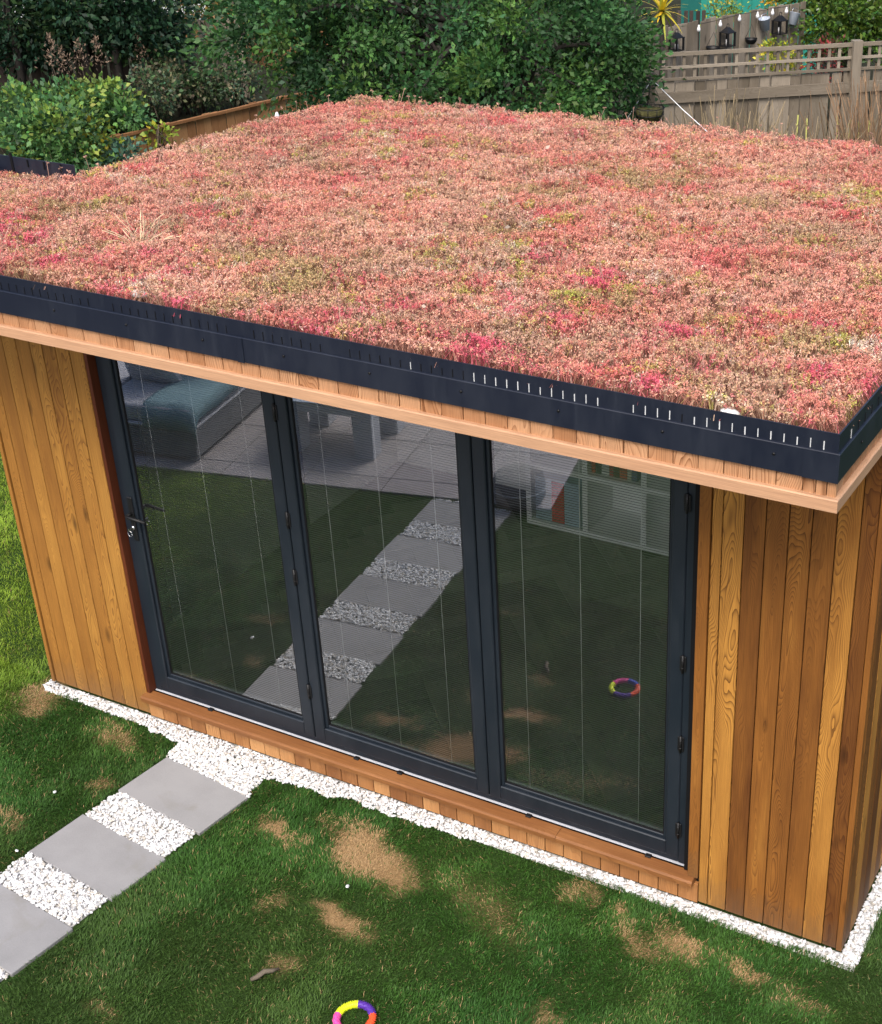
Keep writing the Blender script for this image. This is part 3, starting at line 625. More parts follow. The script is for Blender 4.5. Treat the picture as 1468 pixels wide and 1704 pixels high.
def lawn_grass():
    zones = [(-4.9, .6, -1.35, .05, 38000), (-3.3, -1.2, -1.95, -1.35, 38000), (-6.6, -3.3, -2.95, -1.35, 9000), (-3.3, 1.0, -3.3, -1.95, 6000), (-7.4, -4.44, 0, 2.6, 18000), (-5.6, -4.85, -1.35, .02, 16000), (.05, .7, .03, 1.3, 20000)]
    X, Y = [], []
    for x0, x1, y0, y1, dn in zones:
        n = int((x1 - x0) * (y1 - y0) * dn); X.append(RNG.uniform(x0, x1, n)); Y.append(RNG.uniform(y0, y1, n))
    x = np.concatenate(X); y = np.concatenate(Y)
    keep = ~on_gravel(x, y) & ~on_slab(x, y, .004) & ~on_house(x, y) & ~on_patio(x, y); x, y = x[keep], y[keep]
    dry = dryness(x, y); lush = fbm(x, y, 2.2, 81); fine = vnoise(x, y, 11, 33)
    keep = RNG.random(len(x)) < (.62 + .38 * np.clip(fine * 1.5, 0, 1)) * (1 - .05 * dry); x, y, dry, lush, fine = [a[keep] for a in (x, y, dry, lush, fine)]; n = len(x)
    L = RNG.uniform(.013, .030, n) * (.75 + .6 * lush) * (1 - .42 * dry); wd = RNG.uniform(.0010, .0018, n)
    swirl = (fbm(x, y, 3, 12) - .5) * 9; th = swirl + RNG.normal(0, 1.0, n); lean = np.abs(RNG.normal(.75, .40, n)) + dry * 1.6
    D1 = unit(np.stack([np.cos(th) * lean * .5, np.sin(th) * lean * .5, np.ones(n)], -1)); D2 = unit(np.stack([np.cos(th) * lean * 1.6, np.sin(th) * lean * 1.6, np.full(n, .75)], -1))
    R = np.stack([-np.sin(th), np.cos(th), np.zeros(n)], -1) * wd[:, None]; p0 = np.stack([x, y, np.full(n, -.004)], -1); p1 = p0 + D1 * L[:, None] * .5; p2 = p1 + D2 * L[:, None] * .55
    q1 = np.stack([p0 - R, p0 + R, p1 + R * .9, p1 - R * .9], 1); t2 = np.stack([p1 - R * .9, p1 + R * .9, p2 + R * .15, p2 - R * .15], 1)
    g1, g2, g3, st = np.array([.034, .112, .018]), np.array([.066, .165, .025]), np.array([.12, .165, .042]), np.array([.54, .36, .18])
    a = np.clip((lush - .25) * 1.8, 0, 1)[:, None]; c = g1 * a + g2 * (1 - a); olive = np.clip((fbm(x, y, 1.3, 45) - .42) * 4, 0, 1)[:, None]; c = c * (1 - olive * .4) + g3 * .8 * olive * .4
    straw = (RNG.random(n) < np.clip(.015 + .06 * fine * (fbm(x, y, 5, 19) > .5) + np.clip(dry * 1.25 - .1, 0, 1), 0, .95))[:, None]; c = np.where(straw, st * RNG.uniform(.72, 1.08, (n, 1)), c * RNG.uniform(.7, 1.4, (n, 1)))
    bright = np.clip((-4.25 - x) / .7 + np.clip(y, -1, 0) * .5, 0, 1)[:, None]      # sunlight on the lawn left of the room, put into the blade colour
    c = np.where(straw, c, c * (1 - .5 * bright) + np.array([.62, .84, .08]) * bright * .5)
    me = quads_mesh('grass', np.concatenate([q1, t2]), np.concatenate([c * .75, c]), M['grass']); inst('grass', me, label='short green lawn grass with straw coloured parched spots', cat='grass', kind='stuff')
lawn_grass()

# ------------------------------------------------------------------ things on the lawn
rg = at_z(590, 1693, .02); ring = empty('toy_ring', (rg.x, rg.y, .015), rz=.3, label='bristly toy ring in yellow, purple, orange and pink lying on the grass', cat='dog toy')
RR, rr = .072, .0135
for name_c, a0, a1, colr in (('yellow', 95, 172, (.75, .85, .02)), ('purple', 22, 95, (.09, .03, .32)), ('orange', -62, 22, (.85, .10, .03)), ('pink', 172, 245, (.85, .09, .38)), ('blue', 245, 298, (.04, .08, .5))):
    m = MB(); ts = np.radians(np.linspace(a0, a1, 30)); pts = []; rs = []
    for i, t in enumerate(ts): pts.append((RR * math.cos(t), RR * math.sin(t), 0)); rs.append(rr * (1.10 if i % 3 == 1 else .94))
    m.tube(pts, rs, 10)
    for i in range(1, 30, 2):
        t = ts[i]
        for k in range(7):
            f = 2 * math.pi * k / 7 + i; nrm = Vector((math.cos(t) * math.cos(f), math.sin(t) * math.cos(f), math.sin(f))); p = Vector((RR * math.cos(t), RR * math.sin(t), 0)) + nrm * rr * .9; m.tube([p, p + nrm * .0045], [.0022, .001], 4)
    m.build('ring_segment', plain('rubber ' + name_c, colr, .45, .4, .05), ring, label=name_c + ' ribbed segment of the ring')
tw = at_z(440, 1622, .02); m = MB(); m.tube([(-.05, -.028, 0), (-.025, -.02, .008), (.0, .006, .012), (.03, .016, .006), (.055, .03, .004)], [.008, .0105, .011, .009, .005], 8); m.build('twig', M['grey_wood'], loc=tw, rot=(0, 0, .45), label='short grey twig lying in the lawn left of the toy ring', cat='twig')

# ------------------------------------------------------------------ inside the room
shelf = empty('shelf_unit', (-2.87, 2.50, .152), label='white cube shelf unit standing inside behind the right door', cat='shelf unit')
cw, nc, nr, dp, th_ = .395, 4, 2, .36, .036
for j in range(nr + 1): MB().box(0, nc * cw + th_, 0, dp, j * cw, j * cw + th_).build('shelf_board', M['white_unit'], shelf)
for i in range(nc + 1):
    for j in range(nr): MB().box(i * cw, i * cw + th_, .001, dp - .001, j * cw + th_, (j + 1) * cw).build('divider', M['white_unit'], shelf)
MB().box(0, nc * cw + th_, dp, dp + .006, 0, nr * cw + th_).build('back_panel', M['white_unit'], shelf)
bx = empty('storage_box', (-2.87 + .06, 2.51, .19), label='pale blue storage box with a red front strip in the lower shelf', cat='storage box')
MB().box(0, .31, 0, .30, 0, .30, .004).build('box_body', plain('pale blue card', (.42, .52, .66), .7, .2), bx); MB().box(.12, .205, -.006, .0, .01, .29).build('box_strip', plain('red card', (.62, .03, .06), .6, .3), bx)
bc = [(.4, .06, .04), (.06, .06, .07), (.5, .5, .5), (.3, .04, .05), (.10, .05, .04), (.45, .1, .06), (.55, .52, .47), (.08, .1, .2)]
xx = -2.87 + .44; names = ['red', 'black', 'light grey', 'dark red', 'brown', 'orange red', 'cream', 'navy']
for i, c in enumerate(bc):
    w_b = .026 + .012 * ((i * 7) % 3); b = empty('book', (xx, 2.54, .152 + cw + th_), label=f'{names[i]} book standing in the row on the shelf unit', cat='book', group='books on the shelf unit')
    MB().box(0, w_b, 0, .16, 0, .22 + .02 * (i % 3), .002).build('book_cover', plain('book ' + names[i], c, .6, .3), b); xx += w_b + .002

# ------------------------------------------------------------------ patio furniture (seen in the reflection)
SA = math.radians(-12)
sofa = empty('garden_sofa', (-5.54, -2.36, .008), rz=SA, label='low charcoal rattan garden sofa with grey cushions on the patio', cat='garden sofa')
sw_, sdp = 1.5, 1.15     # extends to local -x and -y
MB().box(-sw_, 0, -sdp, 0, .03, .25, .01).build('base', M['rattan'], sofa); MB().box(-sw_ - .008, .008, -sdp - .008, .008, .252, .268, .003).build('rim', M['table_grey'], sofa)
for i in range(2): MB().box(-sw_ + .02 + i * .74, -sw_ + .74 + i * .74, -sdp + .2, -.02, .27, .40, .03).build('seat_cushion', M['cushion'], sofa)
MB().box(-sw_, 0, -sdp, -sdp + .18, .27, .62, .02).build('backrest', M['rattan'], sofa)
for x in (-sw_ + .02, -.07):
    for y in (-sdp + .02, -.07): MB().box(x, x + .05, y, y + .05, 0, .03).build('foot', M['rattan'], sofa)
def pillow(loc, rot, mat, label, sz=(.46, .16, .42)):
    import bmesh
    bm = bmesh.new(); bmesh.ops.create_cube(bm, size=1); bmesh.ops.subdivide_edges(bm, edges=bm.edges[:], cuts=5, use_grid_fill=True)
    for v in bm.verts:
        x, y, z = v.co * 2; k = (1 - x ** 4 * .55) * (1 - z ** 4 * .55); v.co = (x * sz[0] / 2 * (1 - .08 * (1 - abs(z))), y * sz[1] / 2 * max(.12, k * (1 - .4 * max(abs(x), abs(z)) ** 3)), z * sz[2] / 2 * (1 - .08 * (1 - abs(x))))
    me = bpy.data.meshes.new('pillow'); bm.to_mesh(me); bm.free(); me.materials.append(M[mat]); [setattr(p, 'use_smooth', True) for p in me.polygons]
    return inst('pillow', me, loc=loc, rot=rot, label=label, cat='pillow')
def sof(x, y, z): c, s = math.cos(SA), math.sin(SA); return (-5.54 + x * c - y * s, -2.36 + x * s + y * c, .008 + z)
pillow(sof(-.55, -.42, .565), (-.35, 0, SA + .1), 'cushion', 'large grey pillow leaning on the garden sofa'); pillow(sof(-.28, -.74, .57), (-.5, 0, SA + .3), 'pale_cushion', 'pale pillow behind the teal throw on the sofa', (.4, .14, .36))
thr = MB(); nx, ny = 14, 18
vs = []; 
for j in range(ny + 1):
    for i in range(nx + 1):
        xx = -.40 + .42 * i / nx; yy = -.85 + .90 * j / ny; zz = .424 + .006 * math.sin(xx * 30 + yy * 8) + .004 * math.sin(yy * 22)
        if yy > -.03: zz = .42 - (yy + .03) * 2.2
        if xx > -.015: zz -= (xx + .015) * 3.0
        vs.append(sof(xx, min(yy, .012), zz))
thr.add(vs, [(j * (nx + 1) + i, j * (nx + 1) + i + 1, (j + 1) * (nx + 1) + i + 1, (j + 1) * (nx + 1) + i) for j in range(ny) for i in range(nx)], True)
o = thr.build('throw', M['teal'], label='teal woven throw spread over the garden sofa', cat='throw'); sm = o.modifiers.new('thick', 'SOLIDIFY'); sm.thickness = .008
tb = empty('coffee_table', (-4.42, -2.93, .008), rz=SA, label='pale grey block legged coffee table on the patio', cat='coffee table')
MB().box(-.72, 0, -.62, 0, .33, .40, .006).build('tabletop', M['table_grey'], tb); MB().box(-.73, .01, -.63, .01, .402, .412, .002).build('glass_top', M['tin'], tb)
for x in (-.72, -.16):
    for y in (-.62, -.16): MB().box(x + .005, x + .155, y + .005, y + .155, 0, .33, .004).build('leg', M['table_grey'], tb)
pf = empty('pouf', (-3.20, -2.86, .008), label='round pale pouf on the patio edge', cat='pouf', ); MB().lathe([(0, 0), (.15, .0), (.175, .05), (.18, .11), (.165, .19), (.12, .22), (0, .225)], 24).build('pouf_cover', M['pouf_cloth'], pf); MB().lathe([(.176, .10), (.184, .105), (.182, .112), (.176, .115)], 24).build('piping', M['table_grey'], pf)
# ------------------------------------------------------------------ the gardens behind
def fence(name, P, phi, L0, L1, top, pitch, mat, label, gap=.012, bottom=0., post_every=None, post_mat=None, post_top=0, rails=(), slope=0., post_at=None, back_rails=()):
    f = empty(name, (P[0], P[1], 0), rz=phi, label=label, cat='fence'); i = 0; s = L0
    hts = {}
    while s < L1:
        h = round(top + slope * (s + pitch / 2), 2) - bottom
        bar('board', round(h, 2), pitch - gap, .016, mat, f, (s + pitch / 2, random.uniform(0, .006), bottom + random.uniform(-.012, .012)), (0, random.gauss(0, .006), 0)); s += pitch
    for z, hh in rails:
        o = bar('rail', L1 - L0, hh, .03, post_mat or mat, f, (L0, -.032, z), (0, math.pi / 2, 0))
    for z, hh in back_rails: bar('rail', L1 - L0, hh, .03, post_mat or mat, f, (L0, .02, z), (0, math.pi / 2, 0))
    if post_every or post_at is not None:
        for q in (post_at if post_at is not None else np.arange(L0, L1 + .01, post_every)): bar('post', top + post_top + slope * q, .095, .09, post_mat or mat, f, (q, -.062, 0))
    return f
# weathered fence with a trellis strip on top
TP, TPHI = (-3.14, 9.84, 0), math.radians(39)
tf = fence('trellis_fence', TP, TPHI, -5.2, 2.6, 1.60, .108, 'grey_wood', 'long weathered grey board fence topped with a square trellis strip', gap=.009, rails=((1.45, .105),), post_at=(-4.2, 0.0, 1.85), post_top=.30)
for z in (1.625, 1.735, 1.86): bar('trellis_bar', 7.8, .028 if z < 1.8 else .04, .016, 'grey_wood', tf, (-5.2, -.02, z), (0, math.pi / 2, 0))
for i in range(73): bar('trellis_bar', .27, .030, .014, 'grey_wood', tf, (-5.15 + i * .106, -.002, 1.605), (0, random.gauss(0, .01), 0))
# neighbour's side fence with lanterns
NP, NPHI = (-5.3, 10.7, 0), math.radians(70)
nf = fence('side_fence', NP, NPHI, -1.2, 2.0, 1.80, .098, 'grey_wood', 'pale grey board fence hung with lanterns and pots behind the trellis', gap=.008)
def on_side(u, v, off=.06):
    n = np.array([-math.sin(NPHI), math.cos(NPHI)]); p = np.array(NP[:2]) - (n * off if n @ (CC[:2] - np.array(NP[:2])) < 0 else -n * off); return at_line(u, v, (p[0], p[1], 0), NPHI)
def lantern(u, v, h, label):
    p = on_side(u, v, .09); e = empty('lantern', p, rz=NPHI, label=label, cat='lantern', group='black lanterns on the fence'); w = h * .24
    f = MB()
    for sx in (-1, 1):
        for sy in (-1, 1): f.box(sx * w - .009, sx * w + .009, sy * w - .009, sy * w + .009, -h * .42, h * .16)
    f.box(-w - .01, w + .01, -w - .01, w + .01, -h * .45, -h * .42); f.box(-w - .012, w + .012, -w - .012, w + .012, h * .16, h * .19); f.build('lantern_frame', M['black'], e)
    t = MB(); t.prism([(-w, -w, h * .19), (w, -w, h * .19), (w, w, h * .19), (-w, w, h * .19)], [(-w * .3, -w * .3, h * .40), (w * .3, -w * .3, h * .40), (w * .3, w * .3, h * .40), (-w * .3, w * .3, h * .40)]); t.build('lantern_roof', M['black'], e)
    r = MB(); r.tube([(.02 * math.cos(t), 0, h * .46 + .025 * math.sin(t)) for t in np.linspace(0, 6.28, 11)], .004, 5); r.build('ring', M['black'], e)
    c = MB(); c.tube([(0, 0, -h * .42), (0, 0, -h * .15)], .018, 8); c.build('candle', M['white_plastic'], e)
lantern(1211, 60, .24, 'black lantern in the middle of the fence, between the two hanging bowls'); lantern(1298, 40, .24, 'black lantern between the two grey tin buckets'); lantern(1126, 68, .22, 'lowest black lantern, left below the spiky yellow plant')
for (u, v, r, lab) in ((1250, 66, .07, 'deep black hanging bowl right of the middle lantern'), (1187, 80, .08, 'shallow black hanging bowl left of the middle lantern')):
    p = on_side(u, v, .1); e = empty('hanging_bowl', p, label=lab, cat='hanging pot', group='black bowls on the fence'); m = MB(); m.lathe([(0, -r * .7), (r * .6, -r * .65), (r * .95, -r * .2), (r, .01), (r * 1.06, .015), (r * .93, .0), (r * .8, -r * .4)], 14); m.build('bowl', M['black'], e)
    m = MB(); m.tube([(-r, 0, .01), (0, 0, .17), (r, 0, .01)], .003, 5); m.build('hanger', M['black'], e); m = MB(); m.lathe([(0, .0), (r * .6, -.004), (r * .92, -.01)], 12); m.build('soil', M['bark'], e)
for (u, v, tl, lab) in ((1273, 39, -.25, 'grey tin bucket right of the deep black bowl'), (1321, 30, .3, 'grey tin bucket tipped at the right end of the fence')):
    p = on_side(u, v, .08); e = empty('tin_bucket', p, label=lab, cat='bucket', group='grey tin buckets on the fence'); e.rotation_euler = (0, tl, NPHI)
    m = MB(); m.lathe([(0, -.075), (.045, -.075), (.066, .06), (.07, .062), (.06, .055), (.042, -.065)], 14); m.build('bucket_body', M['tin'], e); m = MB(); m.tube([(-.066, 0, .055), (-.04, 0, .11), (.04, 0, .11), (.066, 0, .055)], .0035, 5); m.build('handle', M['steel'], e)
sl = empty('string_lights', on_side(1236, 26, .05), label='string of small white bulbs draped along the lantern fence', cat='string lights'); so = Vector(sl.location); bp_ = [on_side(u, v, .05) for u, v in ((1163, 46), (1199, 38), (1231, 29), (1261, 24), (1286, 19), (1309, 16))]
m = MB(); m.tube([p + Vector((0, 0, .035)) - so for p in bp_], .003, 4); m.build('cable', M['black'], sl)
bm_ = MB().lathe([(0, -.045), (.018, -.035), (.022, -.015), (.010, .015), (.008, .03), (0, .032)], 10).mesh('bulb', M['white_plastic'])
for p in bp_: inst('bulb', bm_, sl, p - so)
# fences to the left and far back
P0 = at_depth(290, 60, 15.7); fence('grey_fence', (P0.x, P0.y, 0), math.radians(40), -.45, .75, at_depth(290, 34, 15.7).z, .10, 'grey_wood', 'grey picket fence panel seen behind the brambles', gap=.022)
P0 = at_depth(110, 110, 15.5); fence('dark_board_fence', (P0.x, P0.y, 0), math.radians(38), -2.2, .80, at_depth(110, 52, 15.5).z, .12, 'dark_fence', 'dark board fence in the shade under the left trees', back_rails=((1.3, .07),))
P0 = at_depth(380, 50, 19.5); fence('orange_fence', (P0.x, P0.y, 0), math.radians(40), -1.2, 1.4, at_depth(380, 18, 19.5).z, .12, 'brown_fence', 'orange brown fence far behind between the two trees')
LP, LPHI = (-9.0, 7.75, 0), math.radians(78.8)
fence('low_fence', LP, LPHI, -4.6, 1.2, 1.2, .102, 'brown_fence', 'low brown retaining board fence below the brambles', gap=.007, rails=((1.19, .03),))
P0 = at_depth(1140, 20, 16.6); fence('slatted_screen', (P0.x, P0.y, 0), math.radians(42), -.25, .22, 1.75, .075, 'dark_fence', 'dark slatted screen behind the spiky yellow plant', gap=.03)
n_ = Vector((-math.sin(LPHI), math.cos(LPHI), 0)); d_ = Vector((math.cos(LPHI), math.sin(LPHI), 0)); b0 = Vector((-9.0, 7.75, 0))
q = [b0 + d_ * a + n_ * b for a, b in ((-5, .04), (1.3, .04), (3.5, 7), (-5, 7))]
MB().prism([(p.x, p.y, -.1) for p in q], [(p.x, p.y, 1.02) for p in q]).build('raised_bed', M['earth'], kind='structure')
# teal shed and pale house behind
p = at_depth(1268, 5, 20.5); sh = empty('teal_shed', (p.x, p.y, 0), rz=math.radians(35), label='teal painted shed behind the lantern fence', cat='shed')
for i in range(12): MB().box(-.9 + i * .15 + .003, -.9 + (i + 1) * .15 - .003, -.015 + .002 * (i % 2), 0, 0, 1.9).build('board', M['teal_paint'], sh)
MB().box(-.9, .9, .003, 1.4, 0, 1.9).build('wall', M['teal_paint'], sh); MB().prism([(-1, -.12, 1.9), (1, -.12, 1.9), (1, 1.5, 1.9), (-1, 1.5, 1.9)], [(-1, .68, 2.5), (1, .68, 2.5), (1, .70, 2.5), (-1, .70, 2.5)]).build('roof', M['dark_fence'], sh)
p = at_depth(90, 30, 27); hs = empty('pale_house', (p.x, p.y, 0), rz=math.radians(36), label='pale rendered house glimpsed through the dark trees', cat='house')
MB().box(-5, 3.2, 0, 6, -.5, 4.2).build('wall', M['render_wall'], hs); MB().prism([(-5.3, -.3, 4.2), (3.5, -.3, 4.2), (3.5, 6.3, 4.2), (-5.3, 6.3, 4.2)], [(-5.3, 2.9, 6.6), (3.5, 2.9, 6.6), (3.5, 3.1, 6.6), (-5.3, 3.1, 6.6)]).build('roof', M['dark_fence'], hs)
for x in (-3.5, -1, 1.5):
    w = MB().box(x - .5, x + .5, -.03, -.004, 1.6, 2.8).build('window', M['frame'], hs); MB().box(x - .42, x + .42, -.036, -.031, 1.68, 2.72).build('pane', M['tin'], w)

def crown(parent, blobs, n, size, pal, mat='leaf', clumps=40, spread=.22, name='crown', aspect=.5, out=.6, fill=.55):
    """leaves in clumps spread through the crown's volume"""
    cs = []
    for (c, r) in blobs:
        k = max(3, int(clumps * (r[0] * r[1] * r[2]) ** .5 / sum((b[1][0] * b[1][1] * b[1][2]) ** .5 for b in blobs)))
        d = unit(RNG.normal(size=(k, 3))); rad = fill + (1 - fill) * RNG.random((k, 1)) ** .6; cs.append(np.concatenate([np.array(c) + d * rad * np.array(r), d], 1))
    cs = np.concatenate(cs); k = len(cs); ix = RNG.integers(0, k, n); cr = RNG.uniform(.65, 1.35, k); pal = np.array(pal)
    d = RNG.normal(size=(n, 3)); P = cs[ix, :3] + d * (spread * cr[ix])[:, None] * np.array([1, 1, .75])
    D = unit(d) * .8 + cs[ix, 3:] * out + RNG.normal(0, .5, (n, 3)) + np.array([0, 0, -.15])
    cc = pal[RNG.integers(0, len(pal), k)]; tone = RNG.uniform(.5, 1.6, k); C = np.clip(cc[ix] * tone[ix][:, None] * RNG.uniform(.7, 1.35, (n, 1)) * (1 + RNG.normal(0, .07, (n, 3))), .005, .9)
    me = quads_mesh(name, leaf_quads(P, D, RNG.uniform(.6, 1.25, n) * size, aspect, .1), C, M[mat]); o = inst(name, me, parent); return cs
def limbs(parent, base, targets, r0, mat='bark', name='branch'):
    for t in targets:
        a, b = Vector(base), Vector(t); mid = a.lerp(b, .5) + Vector((random.uniform(-.1, .1), random.uniform(-.1, .1), .12)) * (b - a).length
        MB().tube([a, a.lerp(mid, .5) + Vector((0, 0, .03)), mid, b], [r0, r0 * .8, r0 * .55, r0 * .2], 7).build(name, M[mat], parent)
def tree(name, base, top_r, trunk_r, blobs, n, size, pal, label, cat='tree', mat='leaf', clumps=60, spread=.2, bark='bark', aspect=.5, nl=9, lean=(0, 0), **k):
    e = empty(name, base, label=label, cat=cat, **k); B = Vector(base); rel = [((c[0] - B.x, c[1] - B.y, c[2] - B.z), r) for c, r in blobs]
    cs = crown(e, rel, n, size, pal, mat, clumps, spread, aspect=aspect)
    h = max(.3, top_r); MB().tube([(0, 0, -.05), (lean[0] * .3, lean[1] * .3, h * .35), (lean[0] * .7, lean[1] * .7, h * .7), (lean[0], lean[1], h)], [trunk_r * 1.25, trunk_r, trunk_r * .8, trunk_r * .45], 10).build('trunk', M[bark], e)
    for i in np.linspace(0, len(cs) - 1, nl).astype(int):
        f = random.uniform(.35, .95); limbs(e, (lean[0] * f, lean[1] * f, h * f), [cs[i, :3]], trunk_r * .5, bark)
    return e
G_MID = [(.055, .135, .035), (.07, .17, .045), (.042, .11, .036), (.10, .20, .045), (.022, .06, .02), (.034, .09, .032)]
G_DARK = [(.014, .040, .022), (.02, .052, .026), (.016, .045, .018), (.03, .06, .02)]
G_BR = [(.09, .20, .06), (.07, .16, .06), (.13, .24, .06), (.06, .14, .055), (.20, .28, .055)]
# the big bush in the middle
c0 = at_depth(725, 60, 12.6)
blobs = [((c0.x, c0.y, 2.15), (1.25, 1.1, 1.15)), (at_depth(520, 80, 12.4), (.75, .7, .75)), (at_depth(450, 60, 12.8), (.6, .6, .7)), (at_depth(900, 60, 12.6), (.8, .75, .8)), (at_depth(985, 95, 12.5), (.5, .5, .5)), (at_depth(985, 30, 12.9), (.40, .5, .6)), (at_depth(640, 140, 12.2), (.8, .6, .4)), (at_depth(850, 150, 12.4), (.8, .6, .35)), (at_depth(560, -60, 12.8), (1.1, .9, .7)), (at_depth(880, -60, 13), (1.1, .9, .7)), (at_depth(1020, 150, 12.6), (.32, .3, .3))]
tree('broad_bush', (c0.x + .1, c0.y + .3, 0), 2.5, .075, [((b[0][0], b[0][1], b[0][2]), b[1]) for b in blobs], 46000, .060, G_MID, 'broad green bushy tree filling the middle behind the roof', 'tree', clumps=230, spread=.125, aspect=.55, nl=34, bark='dark_bark')
# dark trees on the left
for i, (u, v, D, tw, bl, lab) in enumerate((
    (36, 120, 15.0, .04, [((30, -25), (.9, .8, .5)), ((110, 15), (.5, .6, .25)), ((-20, 15), (.5, .5, .28)), ((60, 75), (.3, .3, .12)), ((-5, 50), (.2, .3, .15))], 'slim dark tree with a thin bare trunk at the far left'),
    (150, 120, 15.3, .045, [((150, 0), (.6, .7, .3)), ((130, 40), (.4, .5, .14)), ((75, 80), (.28, .4, .07)), ((180, 50), (.35, .4, .14))], 'dark bushy tree in the middle of the left tree group'),
    (200, 120, 15.2, .04, [((215, -5), (.7, .7, .35)), ((265, 40), (.35, .4, .18)), ((275, 78), (.28, .3, .08)), ((210, 60), (.35, .4, .16))], 'dark spreading tree in front of the grey fence panel'))):
    p = at_depth(u, v, D); B = [(tuple(at_depth(a, b, D)), r) for (a, b), r in bl]
    tree('dark_tree', (p.x, p.y, 1.0), 2.0, tw, B, 6500, .075, G_DARK, lab, 'tree', clumps=70, spread=.14, bark='dark_bark', group='dark trees on the left', lean=(-.1, .05))
p = at_depth(370, 5, 18.5); tree('small_tree', (p.x, p.y, 0), 1.9, .05, [(tuple(at_depth(380, -10, 18.5)), (.6, .5, .25)), (tuple(at_depth(440, 20, 18.0)), (.35, .35, .3)), (tuple(at_depth(330, 5, 18.5)), (.4, .3, .15))], 4500, .07, [(.05, .10, .02), (.16, .10, .03), (.08, .12, .03)], 'yellow tinged small tree in front of the orange fence', 'tree', clumps=40, spread=.13)
# brambles along and above the low fence
BR = [(30, 190, 13.9, .30), (105, 185, 14.0, .30), (180, 170, 14.3, .28), (250, 155, 14.7, .27), (328, 142, 15.3, .24), (392, 138, 15.3, .22), (40, 212, 13.2, .24), (100, 222, 13.2, .28), (150, 232, 13.4, .17), (120, 262, 13.2, .19), (60, 258, 13.2, .14), (215, 196, 14.1, .12), (300, 122, 15.2, .24), (205, 262, 13.4, .13), (268, 226, 14.0, .07)]
LB_ = ['at the far left above the dark edge trim', 'left of the middle of the bramble bank', 'with pale leaves in the middle of the bank', 'behind the brown fence near its middle', 'above the right half of the brown fence', 'at the right end next to the broad bush', 'hanging low at the far left', 'hanging over the fence right of the far left one', 'spilling over the fence with yellow leaves', 'lowest one, just above the roof', 'small low one in the left corner', 'trailing over the brown boards', 'in front of the grey picket panel', 'low blue green clump against the roof edge', 'small yellow trailing shoot on the brown boards']
for i, ((u, v, D, r), lb) in enumerate(zip(BR, LB_)):
    p = at_depth(u, v, D); base_z = 1.0 if D > 13.95 else 0.0; dry = i in (3, 4, 5, 12)
    pal = G_BR if not dry else [(.06, .11, .045), (.10, .13, .06), (.055, .10, .06), (.13, .12, .07)]
    if i in (8, 14): pal = [(.22, .27, .03), (.12, .2, .04), (.3, .28, .03)]
    if i == 13: pal = [(.06, .13, .09), (.08, .15, .10)]
    e = empty('bramble', (p.x, p.y, base_z), label='green bramble ' + lb, cat='shrub', group='brambles along the low brown fence')
    crown(e, [((0, 0, p.z - base_z), (r, r, r * .8))], int(1700 * (r / .30) ** 2), .060 if not dry else .045, pal, 'leaf', max(7, int(46 * (r / .30) ** 2)), .075, aspect=.7, name='leaves')
    for k in range(7):
        t = Vector((random.uniform(-r, r), random.uniform(-r, r), p.z - base_z + random.uniform(-.2, r * .9))); MB().tube([(random.uniform(-.1, .1), random.uniform(-.1, .1), 0), t * .6 + Vector((0, 0, .15)), t], [.009, .007, .003], 5).build('stem', M['bark'], e)
def plume(u, v, D, lab, col=(.20, .14, .10)):
    p = at_depth(u, v, D); e = empty('dead_flower_stem', (p.x, p.y, 1.0 if D > 13.9 else 0), label=lab, cat='dead stem', group='dead flower stems in the brambles'); h = p.z - e.location.z
    P = []; 
    MB().tube([(0, 0, 0), (random.uniform(-.04, .04), 0, h * .6), (random.uniform(-.04, .04), 0, h)], [.008, .006, .003], 5).build('stalk', M['bark'], e)
    nn = 130; t = RNG.uniform(0, 1, nn); pos = np.stack([RNG.normal(0, .06, nn) * (1.1 - t), RNG.normal(0, .06, nn) * (1.1 - t), h - .05 + t * .28], -1); me = quads_mesh('flower_head', leaf_quads(pos, RNG.normal(size=(nn, 3)) + np.array([0, 0, .8]), RNG.uniform(.02, .05, nn), .35), np.array(col) * RNG.uniform(.6, 1.4, (nn, 1)), M['stem']); inst('flower_head', me, e, kind='stuff')
for u, v, D, lab in ((88, 100, 14.0, 'tall dead brown flower stem at the left'), (135, 105, 14.2, 'dead flower stem right of the tall left one'), (165, 100, 14.5, 'dead flower stem in the middle of the bank'), (235, 95, 15.0, 'dead flower stem in front of the dark tree'), (108, 118, 14.1, 'short dead stem between the two left ones')): plume(u, v, D, lab)
